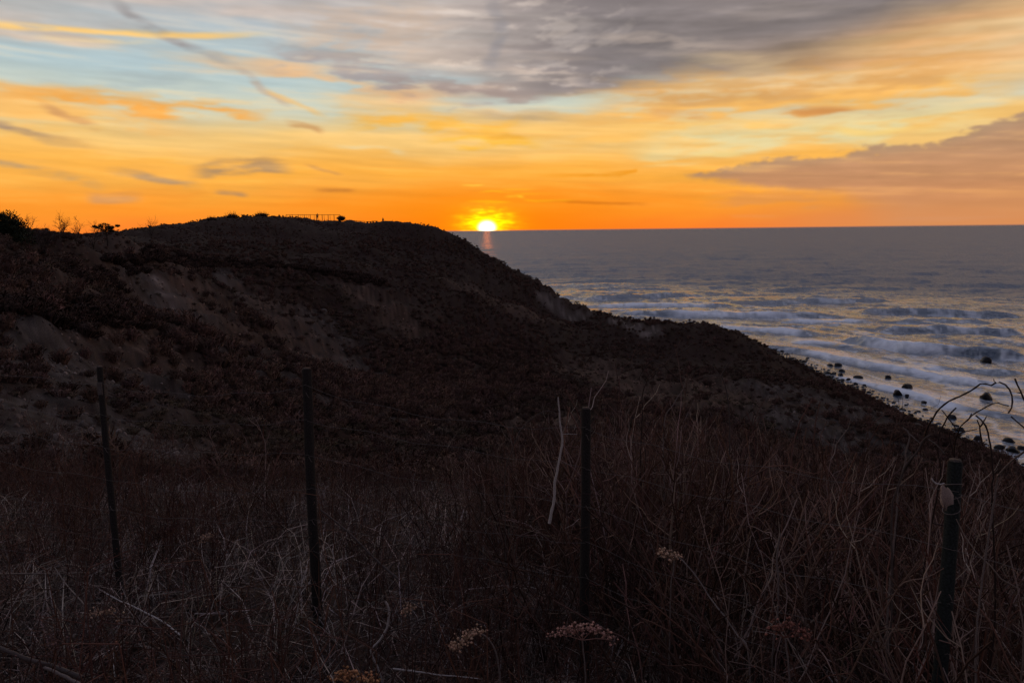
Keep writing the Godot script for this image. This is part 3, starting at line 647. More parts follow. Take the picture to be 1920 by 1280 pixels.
# ---------------------------------------------------------------- sea
var sea_boxes := []
func sea_at(x: float, z: float, r: float) -> Vector2:
	# height and foam
	var fade := 1.0 - smoothstep(300.0, 1400.0, r)
	var n := n_wave.get_noise_2d(x * 0.55, z * 1.2)
	var calm := smoothstep(190.0, 420.0, r)
	var y := n * lerpf(0.22, 0.62, calm) * lerpf(0.4, 1.0, fade)
	y += n_swell.get_noise_2d(x * 0.45, z) * lerpf(0.5, 1.5, calm) * (1.0 - smoothstep(900.0, 3000.0, r))
	y += n_swell.get_noise_2d(x * 1.1 + 500.0, z * 2.6) * lerpf(0.22, 0.75, calm) * (1.0 - smoothstep(500.0, 1300.0, r))
	var shore := smoothstep(58.0, 84.0, x + 0.12 * (z + 120.0)) if z > -190.0 else 1.0
	y *= lerpf(0.22, 1.0, shore)
	var ch := n_chop.get_noise_2d(x * 0.8, z * 1.3)
	y += ch * lerpf(0.13, 0.26, calm) * fade * lerpf(0.3, 1.0, shore)
	var foam := 0.0
	if r < 420.0:
		# coordinates off and along the coast: swell and foam lie in long lines parallel to it
		var coast := off_line(COAST, x, z)
		var off := coast.x + n * 3.0
		var run := coast.y * 380.0
		var streak := n_foam.get_noise_2d(off * 0.55, run * 0.05)
		var lace := n_foam.get_noise_2d(x * 0.7, z * 1.1) * 0.35 + streak * 0.85
		var inner := 1.0 - smoothstep(60.0, 200.0, coast.x)
		y += inner * 0.17 * sin(off * 0.62 + 2.5 * n_patch.get_noise_2d(x * 1.5, z * 1.5)) * smoothstep(2.0, 20.0, off)
		for k in BREAKERS.size():
			var s = sea_boxes[k]
			if x < s[0] or x > s[1] or z < s[2] or z > s[3]:
				continue
			var w = BREAKERS[k]
			var o := off_line(w[0], x + n * 1.2, z + n * 1.2 + ch * 0.4)
			# which side of the crest: the camera's side is the front
			var line: Array = w[0]
			var i := mini(int(o.y * (line.size() / 2 - 1)), line.size() / 2 - 2)
			var dx: float = line[2 * i + 2] - line[2 * i]
			var dz: float = line[2 * i + 3] - line[2 * i + 1]
			var front: bool = ((x - line[2 * i]) * dz - (z - line[2 * i + 1]) * dx) < 0.0
			var ends := smoothstep(0.0, 0.14, o.y) * smoothstep(1.0, 0.86, o.y)
			var q: float = o.x / (w[2] * 0.62 if front else w[3] * 0.8)
			var h: float = w[1] * ends * 1.1
			y += h * exp(-q * q)
			if front and q < 3.0:
				y -= h * 0.22 * q * q * exp(-(q - 1.2) * (q - 1.2))
			if w[5] > w[4]:
				var on := smoothstep(w[4] - 0.05, w[4] + 0.06, o.y) * smoothstep(w[5] + 0.05, w[5] - 0.06, o.y)
				var roll := (1.0 - smoothstep(0.7, 1.7, q)) if front else (1.0 - smoothstep(0.2, 1.9, q + 0.5 * lace))
				foam = maxf(foam, on * roll * clampf(0.95 + lace * 1.2, 0.0, 1.0))
				var trail := (1.0 - smoothstep(1.0, 5.0, q)) * on if not front else 0.0
				foam = maxf(foam, trail * smoothstep(0.0, 0.35, lace) * 0.8)
		# thin drifting foam sheets inshore; their pale colour also stands for silvery reflection
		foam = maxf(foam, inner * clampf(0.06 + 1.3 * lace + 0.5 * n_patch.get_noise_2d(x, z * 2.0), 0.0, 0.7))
	return Vector2(y, foam)

func build_sea() -> void:
	for w in BREAKERS:
		var s := [1e9, -1e9, 1e9, -1e9]
		for i in w[0].size() / 2:
			s = [minf(s[0], w[0][2 * i]), maxf(s[1], w[0][2 * i]), minf(s[2], w[0][2 * i + 1]), maxf(s[3], w[0][2 * i + 1])]
		var pad: float = w[3] * 5.0 + 4.0
		sea_boxes.append([s[0] - pad, s[1] + pad, s[2] - pad, s[3] + pad])
	var az := PackedFloat32Array()
	var a := -80.0
	while a < 170.0:
		az.append(deg_to_rad(a))
		a += 0.062 if a > -6.0 and a < 40.0 else (0.5 if a > -20.0 and a < 60.0 else 3.0)
	# one row about every third of a pixel row as seen from the bluff, never finer than 0.25 m
	var rr := PackedFloat32Array([48.0])
	while rr[-1] < 30000.0:
		var r := rr[-1]
		rr.append(r + clampf(r * r / 27.0 / 1500.0, 0.3, r * 0.35))
	var b := Builder.new()
	var uv := PackedVector2Array()
	var cols := az.size()
	var deep := Color(0.042, 0.066, 0.095)
	for r in rr:
		for t in az:
			var x := r * sin(t)
			var z := -r * cos(t)
			var s := sea_at(x, z, r)
			b.v.append(Vector3(x, s.x, z))
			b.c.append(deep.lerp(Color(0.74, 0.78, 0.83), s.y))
	b.n.resize(b.v.size())
	var rows := rr.size()
	for i in rows:
		for j in cols:
			var down := b.v[maxi(i - 1, 0) * cols + j] - b.v[mini(i + 1, rows - 1) * cols + j]
			var over := b.v[i * cols + mini(j + 1, cols - 1)] - b.v[i * cols + maxi(j - 1, 0)]
			var nn := over.cross(down).normalized()
			b.n[i * cols + j] = nn if nn.y > 0.0 else -nn
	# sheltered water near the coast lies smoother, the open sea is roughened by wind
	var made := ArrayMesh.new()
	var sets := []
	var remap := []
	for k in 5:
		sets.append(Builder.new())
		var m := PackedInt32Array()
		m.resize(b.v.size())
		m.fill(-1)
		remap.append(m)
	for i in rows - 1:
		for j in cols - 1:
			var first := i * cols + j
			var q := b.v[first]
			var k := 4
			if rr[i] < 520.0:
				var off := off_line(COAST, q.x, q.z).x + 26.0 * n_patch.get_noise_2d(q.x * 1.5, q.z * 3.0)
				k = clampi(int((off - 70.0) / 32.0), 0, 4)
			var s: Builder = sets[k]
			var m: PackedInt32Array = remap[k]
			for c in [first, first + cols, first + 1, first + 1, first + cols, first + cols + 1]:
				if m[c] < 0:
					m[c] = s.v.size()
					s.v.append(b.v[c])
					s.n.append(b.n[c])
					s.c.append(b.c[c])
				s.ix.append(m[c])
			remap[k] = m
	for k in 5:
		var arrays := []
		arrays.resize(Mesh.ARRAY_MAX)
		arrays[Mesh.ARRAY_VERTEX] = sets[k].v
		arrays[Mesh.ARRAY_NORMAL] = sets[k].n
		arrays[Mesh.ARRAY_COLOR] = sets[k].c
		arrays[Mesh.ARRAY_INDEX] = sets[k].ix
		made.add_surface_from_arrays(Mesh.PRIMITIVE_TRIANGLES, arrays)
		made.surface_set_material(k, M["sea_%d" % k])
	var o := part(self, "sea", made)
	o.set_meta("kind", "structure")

# ---------------------------------------------------------------- plants
func vary(c: Color, k: float) -> Color:
	var f := 1.0 + rng.randf_range(-k, k)
	return Color(c.r * f * rng.randf_range(0.92, 1.08), c.g * f, c.b * f * rng.randf_range(0.92, 1.08))

func scrub_mesh(h: float, w: float, twigs: int, cols: Array) -> ArrayMesh:
	var b := Builder.new()
	for i in twigs:
		var t := rng.randf() * TAU
		var lean := sqrt(rng.randf())
		var foot := Vector3(cos(t), 0, sin(t)) * w * 0.28 * lean
		var top := Vector3(cos(t) * w * 0.55 * lean, h * rng.randf_range(0.55, 1.0) * (1.0 - 0.45 * lean * lean), sin(t) * w * 0.55 * lean)
		var mid := foot.lerp(top, 0.55) + Vector3(rng.randfn(0, 0.05), 0.06, rng.randfn(0, 0.05)) * h
		var nor := (Vector3(cos(t) * lean, 0.6, sin(t) * lean) + Vector3(rng.randfn(0, 0.3), 0, rng.randfn(0, 0.3))).normalized()
		var col := vary(cols[rng.randi() % cols.size()], 0.35)
		b.blade(foot, mid, top, w * 0.035, col, nor)
		for k in 4:
			var s := mid.lerp(top, rng.randf())
			var d := Vector3(rng.randfn(0, 1), rng.randf_range(0.2, 1.2), rng.randfn(0, 1)).normalized() * h * rng.randf_range(0.12, 0.3)
			b.blade(s, s + d * 0.5, s + d, w * 0.03, col, nor)
	return b.mesh(M.plant)

func cane_path(foot: Vector3, h: float, lean: Vector3, steps: int, crook: float) -> Array:
	var p := [foot]
	var dir := (Vector3.UP * 1.0 + lean).normalized()
	var drift := Vector3(rng.randfn(0, 1), 0, rng.randfn(0, 1)) * crook
	var here := foot
	for i in steps:
		here += dir * h / steps
		p.append(here)
		dir = (dir + drift * 0.22 + Vector3(rng.randfn(0, 1), rng.randfn(0, 0.4), rng.randfn(0, 1)) * crook * 0.55).normalized()
	return p

func thicket_mesh(stems: int, h: float, spread: float, thick: float, crook: float, cols: Array) -> ArrayMesh:
	var b := Builder.new()
	for i in stems:
		var t := rng.randf() * TAU
		var foot := Vector3(cos(t), 0, sin(t)) * spread * sqrt(rng.randf())
		foot.y = -0.06
		var col := vary(cols[rng.randi() % cols.size()], 0.45)
		var hh := h * rng.randf_range(0.5, 1.1)
		var p := cane_path(foot, hh, Vector3(rng.randfn(0, 0.2), 0, rng.randfn(0, 0.2)), 9, crook)
		var r := thick * rng.randf_range(0.5, 1.3)
		b.tube(p, r, r * 0.45, 4, col)
		for k in rng.randi_range(2, 5):
			var at: int = rng.randi_range(2, 8)
			var q: Vector3 = p[at]
			var ahead: Vector3 = (p[at] - p[at - 1]).normalized()
			var d := (ahead + Vector3(rng.randfn(0, 0.8), rng.randf_range(-0.5, 0.4), rng.randfn(0, 0.8))).normalized()
			var twig := [q]
			var ln := hh * rng.randf_range(0.08, 0.32)
			for s in 5:
				q += d * ln / 5.0
				d = (d + Vector3(rng.randfn(0, 0.25), rng.randfn(0.05, 0.25), rng.randfn(0, 0.25))).normalized()
				twig.append(q)
			b.tube(twig, r * 0.65, r * 0.28, 3, vary(col, 0.25))
			if rng.randf() < 0.6:
				var o: Vector3 = twig[2]
				var e := Vector3(rng.randfn(0, 1), rng.randfn(0.3, 0.7), rng.randfn(0, 1)).normalized() * ln * 0.35
				b.tube([o, o + e * 0.5 + Vector3(0, 0.004, 0), o + e], r * 0.4, r * 0.2, 3, col)
	return b.mesh(M.plant)

func grass_mesh(blades: int, len: float, flat: float, w: float, cols: Array) -> ArrayMesh:
	var b := Builder.new()
	for i in blades:
		var t := rng.randf() * TAU
		var foot := Vector3(rng.randfn(0, 0.09), -0.02, rng.randfn(0, 0.09))
		var out := Vector3(cos(t), 0, sin(t))
		var ln := len * rng.randf_range(0.5, 1.2)
		var up := lerpf(1.0, 0.12, flat * rng.randf_range(0.6, 1.0))
		var mid := foot + (out * (1.0 - up) + Vector3.UP * up).normalized() * ln * 0.55
		var tip := mid + (out * 1.0 + Vector3.UP * (up - 0.45)).normalized() * ln * 0.5
		var nor := (Vector3.UP + Vector3(rng.randfn(0, 0.5), 0, rng.randfn(0, 0.5))).normalized()
		b.blade(foot, mid, tip, w * rng.randf_range(0.6, 1.3), vary(cols[rng.randi() % cols.size()], 0.45), nor)
	return b.mesh(M.plant)

func weed_mesh(stems: int, h: float, cols: Array, head: Color) -> ArrayMesh:
	var b := Builder.new()
	for i in stems:
		var foot := Vector3(rng.randfn(0, 0.08), -0.03, rng.randfn(0, 0.08))
		var hh := h * rng.randf_range(0.5, 1.15)
		var col := vary(cols[rng.randi() % cols.size()], 0.35)
		var p := cane_path(foot, hh, Vector3(rng.randfn(0, 0.2), 0, rng.randfn(0, 0.2)), 5, 0.12)
		b.tube(p, 0.0026, 0.0012, 3, col)
		var n := rng.randi_range(3, 7)
		for k in n:
			var s: Vector3 = p[rng.randi_range(2, 5)]
			var d := Vector3(rng.randfn(0, 1), rng.randf_range(0.2, 1.0), rng.randfn(0, 1)).normalized() * hh * 0.16
			b.tube([s, s + d * 0.6, s + d], 0.0014, 0.0008, 3, col)
			for q in rng.randi_range(0, 4):
				b.blob(s + d + Vector3(rng.randfn(0, 0.008), rng.randfn(0, 0.008), rng.randfn(0, 0.008)), rng.randf_range(0.0015, 0.0035), vary(head, 0.4))
	return b.mesh(M.plant)

func plume(b: Builder, line: Array, grains: int, wide: float, col: Color) -> void:
	for i in grains:
		var u := rng.randf() * (line.size() - 1)
		var k := mini(int(u), line.size() - 2)
		var p: Vector3 = line[k].lerp(line[k + 1], u - k)
		p += Vector3(rng.randfn(0, 1), rng.randfn(0.2, 0.8), rng.randfn(0, 1)) * wide
		b.blob(p, rng.randf_range(0.0025, 0.0058), vary(col, 0.5))
		if i % 3 == 0:
			var q: Vector3 = line[k].lerp(line[k + 1], u - k)
			b.tube([q, q.lerp(p, 0.5) + Vector3(0, 0.002, 0), p], 0.0009, 0.0006, 3, col * 0.7)

func stand(x: float, z: float, size: float, lean := 0.12) -> Transform3D:
	var t := Basis(Vector3.UP, rng.randf() * TAU)
	t = Basis(Vector3(rng.randfn(0, 1), 0, rng.randfn(0, 1)).normalized(), rng.randfn(0, lean)) * t
	return Transform3D(t.scaled(Vector3.ONE * size), Vector3(x, ground(x, z), z))

func grey_tint() -> Color:
	var f := rng.randf_range(0.6, 1.4)
	return Color(f, f * rng.randf_range(0.94, 1.04), f * rng.randf_range(0.9, 1.05))

func build_scrub() -> void:
	var brown := [Color(0.105, 0.060, 0.045), Color(0.086, 0.049, 0.037), Color(0.070, 0.044, 0.034), Color(0.125, 0.076, 0.056)]
	var red := [Color(0.120, 0.056, 0.042), Color(0.098, 0.050, 0.038)]
	var kinds := [scrub_mesh(1.0, 1.5, 90, brown), scrub_mesh(1.3, 1.4, 80, red + brown), scrub_mesh(0.7, 1.6, 90, brown), scrub_mesh(0.5, 1.0, 70, [Color(0.105, 0.076, 0.053), Color(0.075, 0.054, 0.040)])]
	var labels := ["low rounded brown scrub covering the headland and its slopes", "taller reddish scrub scattered over the headland slopes", "flat spreading dark scrub on the headland slopes", "dry tufted grass patches on the bluff faces"]
	var names := ["hillside_scrub", "reddish_scrub", "spreading_scrub", "hillside_grass"]
	var places := [[], [], [], []]
	var tints := [[], [], [], []]
	var tries := 130000
	for i in tries:
		var r := sqrt(lerpf(14.0 * 14.0, 235.0 * 235.0, rng.randf()))
		if rng.randf() < 0.35:
			r = lerpf(14.0, 120.0, rng.randf())
		var t := deg_to_rad(rng.randf_range(-44.0, 40.0))
		var x := r * sin(t)
		var z := -r * cos(t)
		var y := smooth_land(x, z)
		if y < 0.9:
			continue
		var lc = land_color(x, z)
		var dens := 0.66 + 0.75 * n_patch.get_noise_2d(x * 2.0, z * 2.0)
		if rng.randf() < lc[1] * 0.93 or rng.randf() > dens:
			continue
		var pick := n_patch.get_noise_2d(x * 1.3 + 300.0, z * 1.3) + rng.randfn(0, 0.22)
		var k := 0
		if pick > 0.22:
			k = 1
		elif pick < -0.26:
			k = 3
		elif pick < -0.08:
			k = 2
		var near := smoothstep(14.0, 70.0, r)
		var size := rng.randf_range(0.35, 0.85) * lerpf(0.6, 1.0, near) * (0.6 if y > 25.0 else 1.0)
		size *= lerpf(1.0, 0.6, smoothstep(60.0, 140.0, r))
		if rng.randf() < 0.03:
			size *= 1.7
		if r > 196.0 and x > -66.0 and x < -26.0:
			size *= 0.45
		places[k].append(stand(x, z, size))
		tints[k].append(grey_tint())
	# a dark fringe of scrub hangs over the broken rims of the bluff
	for rim in [[-32.3, -57.5, -38.7, -76.8, -41.4, -95.4, -41.2, -110.6, -34.6, -121.1, -26.8, -125.2, -21.2, -128.3], [-26.3, -37.8, -25.5, -39.5, -25.4, -41.9, -26.3, -47.1, -27.3, -53.4]]:
		for i in int(rim.size() * 26.0):
			var u: float = rng.randf() * (rim.size() / 2 - 1)
			var j: int = mini(int(u), rim.size() / 2 - 2)
			var x: float = lerpf(rim[2 * j], rim[2 * j + 2], u - j) + rng.randfn(0, 0.7)
			var z: float = lerpf(rim[2 * j + 1], rim[2 * j + 3], u - j) + rng.randfn(0, 1.1)
			places[2].append(stand(x, z, rng.randf_range(0.5, 1.15), 0.3))
			tints[2].append(Color(0.62, 0.6, 0.6) * rng.randf_range(0.6, 1.1))
	for k in 4:
		scatter(names[k], kinds[k], places[k], tints[k], labels[k], "scrub" if k < 3 else "grass")
	print("scrub ", places[0].size(), " ", places[1].size(), " ", places[2].size(), " ", places[3].size())

func build_rubble() -> void:
	var b := boulder_mesh(900, 1.0, 0.7, 0.9, M.rubble)
	var at := []
	var tint := []
	for i in 26000:
		var r := lerpf(10.0, 150.0, pow(rng.randf(), 1.3))
		var t := deg_to_rad(rng.randf_range(-42.0, 30.0))
		var x := r * sin(t)
		var z := -r * cos(t)
		if rng.randf() > 0.25:
			var lc = land_color(x, z)
			if lc[1] < 0.25 or smooth_land(x, z) < 1.0:
				continue
			var f := rng.randf_range(0.5, 1.5)
			var c: Color = lc[0]
			var size := minf(0.05 + 0.05 * absf(rng.randfn(0, 1)) + 0.0012 * r, 0.3)
			at.append(stand(x, z, size, 0.5))
			tint.append(Color(c.r * f, c.g * f, c.b * f))
	scatter("slope_rubble", b, at, tint, "clods and small stones littering the bare earth slopes", "rubble")
	print("rubble ", at.size())

func fence_depth(x: float) -> float:
	# how far ahead the fence runs at that x
	return along([-6.0, 4.9, -2.0, 3.6, -0.92, 3.38, 0.29, 2.94, 1.19, 1.98, 2.2, 0.9, 5.0, -2.0], x)

func build_foreground() -> void:
	rng.seed = 90125
	var red := [Color(0.095, 0.046, 0.034), Color(0.078, 0.040, 0.031), Color(0.115, 0.060, 0.044), Color(0.060, 0.037, 0.031)]
	var mixed := red + [Color(0.30, 0.225, 0.19), Color(0.19, 0.125, 0.10), Color(0.15, 0.09, 0.07)]
	var tan := [Color(0.10, 0.054, 0.041), Color(0.145, 0.096, 0.076), Color(0.072, 0.040, 0.032)]
	var straw := [Color(0.15, 0.115, 0.095), Color(0.085, 0.062, 0.053), Color(0.060, 0.045, 0.040), Color(0.27, 0.215, 0.185)]
	# thicket: dense upright canes beyond the fence on the right, thinning to the left
	var kinds := []
	for i in 6:
		kinds.append(thicket_mesh(10 + i, 1.10 + 0.06 * i, 0.28, 0.0058, 0.2 + 0.06 * (i % 3), [red, mixed, tan][i % 3]))
	var places := [[], [], [], [], [], []]
	var tints := [[], [], [], [], [], []]
	var total := 0
	for i in 8500:
		var r := lerpf(2.1, 13.0, pow(rng.randf(), 0.8))
		var t := deg_to_rad(rng.randf_range(-14.0, 52.0))
		var x := r * sin(t)
		var z := -r * cos(t)
		if -z < fence_depth(x) + 0.06 and r > 1.2:
			if x < 1.0 or -z < fence_depth(x) - 0.35 or rng.randf() < 0.7:
				continue
		var right := smoothstep(-9.0, 9.0, rad_to_deg(t) + 5.0 * n_small.get_noise_2d(x * 2.0, z * 2.0))
		if rng.randf() > 0.20 * right / (1.0 + 0.06 * r):
			continue
		var k := rng.randi() % 6
		places[k].append(stand(x, z, rng.randf_range(0.62, 1.0) * lerpf(0.62, 0.95, right) * lerpf(1.0, 0.8, smoothstep(22.0, 30.0, rad_to_deg(t)))))
		tints[k].append(grey_tint())
		total += 1
	for i in 260:
		var r := lerpf(5.0, 26.0, rng.randf())
		var t := deg_to_rad(rng.randf_range(-44.0, 2.0))
		var x := r * sin(t)
		var z := -r * cos(t)
		if -z < fence_depth(x) + 0.3 or n_small.get_noise_2d(x * 0.5, z * 0.5) < 0.02:
			continue
		var k := rng.randi() % 6
		places[k].append(stand(x, z, rng.randf_range(0.35, 0.75), 0.25))
		tints[k].append(grey_tint())
	for q in [[1.02, -2.06, 0.7], [1.30, -1.98, 0.62], [1.42, -2.1, 0.78], [1.16, -1.82, 0.5], [0.86, -2.3, 0.72], [1.22, -1.86, 0.6], [1.08, -1.92, 0.66], [1.34, -1.84, 0.56]]:
		places[4].append(stand(q[0], q[1], q[2], 0.2))
		tints[4].append(grey_tint())
	for k in 6:
		scatter("cane_thicket", kinds[k], places[k], tints[k], ["dense reddish bare canes of the thicket behind the fence", "mixed brown and pale bare canes tangled through the thicket", "tall reddish bare canes in the thicket on the right", "crooked brown bare canes filling the thicket", "close upright reddish canes in the thicket", "tallest tangled brown canes in the thicket"][k], "thicket")
	print("thicket ", total)
	# withered weeds
	var weeds := [weed_mesh(9, 0.46, red, Color(0.13, 0.065, 0.05)), weed_mesh(8, 0.6, red + [Color(0.06, 0.04, 0.036)], Color(0.10, 0.06, 0.05)), weed_mesh(7, 0.36, straw, Color(0.20, 0.14, 0.115))]
	for k in 3:
		var at := []
		var tint := []
		for i in 3600:
			var r := lerpf(1.7, 38.0, pow(rng.randf(), 1.35))
			var t := deg_to_rad(rng.randf_range(-46.0, 46.0))
			var x := r * sin(t)
			var z := -r * cos(t)
			var open := smoothstep(12.0, -12.0, rad_to_deg(t))
			var d := 0.16 + 0.42 * open
			if -z < fence_depth(x):
				d = 0.30
			d *= clampf(0.55 + 2.6 * n_small.get_noise_2d(x * 1.5 + 9.0 * k, z * 1.5), 0.02, 1.3)
			if r > 11.0 and t > 0.0 or rng.randf() > d:
				continue
			at.append(stand(x, z, rng.randf_range(0.5, 1.25) * lerpf(1.0, 0.75, smoothstep(8.0, 20.0, r)), 0.2))
			tint.append(grey_tint())
		scatter(["withered_weeds", "tall_weeds", "pale_weeds"][k], weeds[k], at, tint, ["withered reddish weed stems standing on the near slope", "taller dark weed stems standing on the near slope", "short straw coloured weeds with tiny seed heads on the near slope"][k], "weeds")
	# matted dead grass
	var mats := [grass_mesh(26, 0.20, 0.95, 0.0035, straw), grass_mesh(26, 0.26, 0.8, 0.0035, straw + red), grass_mesh(20, 0.34, 0.55, 0.004, straw)]
	for k in 3:
		var at := []
		var tint := []
		for i in [9000, 7000, 3500][k]:
			var r := lerpf(1.5, 24.0, pow(rng.randf(), 1.5))
			var t := deg_to_rad(rng.randf_range(-47.0, 47.0))
			var x := r * sin(t)
			var z := -r * cos(t)
			if r > 13.0 and t > 0.1 or rng.randf() > 0.62 + 2.2 * n_small.get_noise_2d(x * 1.4, z * 1.4 + 40.0 * k):
				continue
			at.append(stand(x, z, rng.randf_range(0.7, 1.4), 0.2))
			tint.append(grey_tint())
		scatter(["matted_grass", "tangled_grass", "grass_tufts"][k], mats[k], at, tint, ["grey brown dead grass matted flat on the near ground", "tangled dead grass with reddish blades on the near ground", "loose dead grass tufts standing on the near ground"][k], "grass")

func path_of(p: Array) -> Array:
	# rounds the corners of a traced stem
	var c := Curve3D.new()
	for i in p.size():
		var t: Vector3 = (p[mini(i + 1, p.size() - 1)] - p[maxi(i - 1, 0)]) / 6.0
		c.add_point(p[i], -t, t)
	c.bake_interval = 0.012
	var out := []
	var n := maxi(4, int(c.get_baked_length() / 0.018))
	for i in n + 1:
		var q := c.sample_baked(c.get_baked_length() * i / n, true)
		out.append(q + Vector3(sin(i * 1.9), 0, cos(i * 2.3)) * 0.0006)
	return out

func local(p: Array, o: Vector3) -> Array:
	return p.map(func(q): return q - o)

func build_stems() -> void:
	for d in TRACED:
		var p: Array = d[3].duplicate()
		if d[7]:
			var f: Vector3 = p[0]
			var g := Vector3(f.x + 0.01, ground(f.x, f.z) - 0.05, f.z)
			if g.y < f.y - 0.03:
				for k in [0.66, 0.33]:
					p.push_front(g.lerp(f, k) + Vector3(rng.randfn(0, 0.014), 0, rng.randfn(0, 0.014)))
				p.push_front(g)
		elif d[0] != "peeled_branch":
			# lying pieces rest on the matted grass
			for i in p.size():
				p[i].y = maxf(p[i].y, ground(p[i].x, p[i].z) + 0.02)
		var o: Vector3 = p[0]
		var t := thing(d[0], d[1], d[2], o)
		var b := Builder.new()
		b.tube(local(path_of(p), o), d[4], d[5], 7, Color.WHITE, 0.12)
		part(t, "stem", b.mesh(M[d[6]]))
		for s in d[8]:
			var q := Builder.new()
			q.tube(local(path_of(s[0]), o), s[1], s[1] * 0.6, 5, Color.WHITE, 0.1)
			part(t, "side_twig", q.mesh(M[d[6]]))
	for d in FLOWERS:
		var p: Array = d[1].duplicate()
		var f: Vector3 = p[0]
		p.push_front(Vector3(f.x, minf(ground(f.x, f.z), f.y) - 0.04, f.z))
		var o: Vector3 = p[0]
		var t := thing("dry_flower", d[0], "dry flower", o, "withered flower heads in the foreground")
		var b := Builder.new()
		b.tube(local(path_of(p), o), 0.0036, 0.0026, 6, Color.WHITE, 0.1)
		part(t, "stalk", b.mesh(M.pale_stem))
		var h := Builder.new()
		var line := local(d[2], o)
		var col: Color = {"tan_flower": Color(0.42, 0.27, 0.18), "pink_flower": Color(0.40, 0.22, 0.17), "orange_flower": Color(0.42, 0.21, 0.10), "red_flower": Color(0.22, 0.095, 0.07)}[d[4]]
		var top: Vector3 = local(p, o)[-1]
		for i in line.size():
			var e: Vector3 = line[i]
			h.tube([top, top.lerp(e, 0.5) + Vector3(0, 0.006, 0), e], 0.0018, 0.001, 4, col * 0.6)
		plume(h, line, d[3], 0.011, col)
		part(t, "flower_head", h.mesh(M.plant))

# ---------------------------------------------------------------- fence
func weathered(b: Builder, p: Array, r0: float, r1: float, s: int) -> void:
	# a round post with checks, flats and knots
	var first := b.v.size()
	var cols := 26
	var rows := 60
	for i in rows:
		var u := i / (rows - 1.0) * (p.size() - 1)
		var k := mini(int(u), p.size() - 2)
		var o: Vector3 = p[k].lerp(p[k + 1], u - k)
		for j in cols:
			var w := TAU * j / cols
			var crack := n_small.get_noise_3d(cos(w) * 9.0 + s * 7.0, o.y * 1.1, sin(w) * 9.0)
			var lump := n_small.get_noise_3d(cos(w) * 2.0 + s * 3.0, o.y * 9.0, sin(w) * 2.0)
			var r := lerpf(r0, r1, i / (rows - 1.0)) * (1.0 + 0.10 * lump - 0.30 * maxf(0.0, absf(crack) - 0.22))
			b.v.append(o + Vector3(cos(w), 0, sin(w)) * r)
			b.n.append(Vector3(cos(w), 0.0, sin(w)))
			b.c.append(Color.WHITE)
	b.quad_grid(rows, cols, first, true)
	for i in rows:
		for j in cols:
			var at := first + i * cols
			var up := b.v[first + mini(i + 1, rows - 1) * cols + j] - b.v[first + maxi(i - 1, 0) * cols + j]
			var over := b.v[at + (j + 1) % cols] - b.v[at + (j + cols - 1) % cols]
			var nn := up.cross(over).normalized()
			b.n[at + j] = nn if nn.dot(b.n[at + j]) > 0.0 else -nn

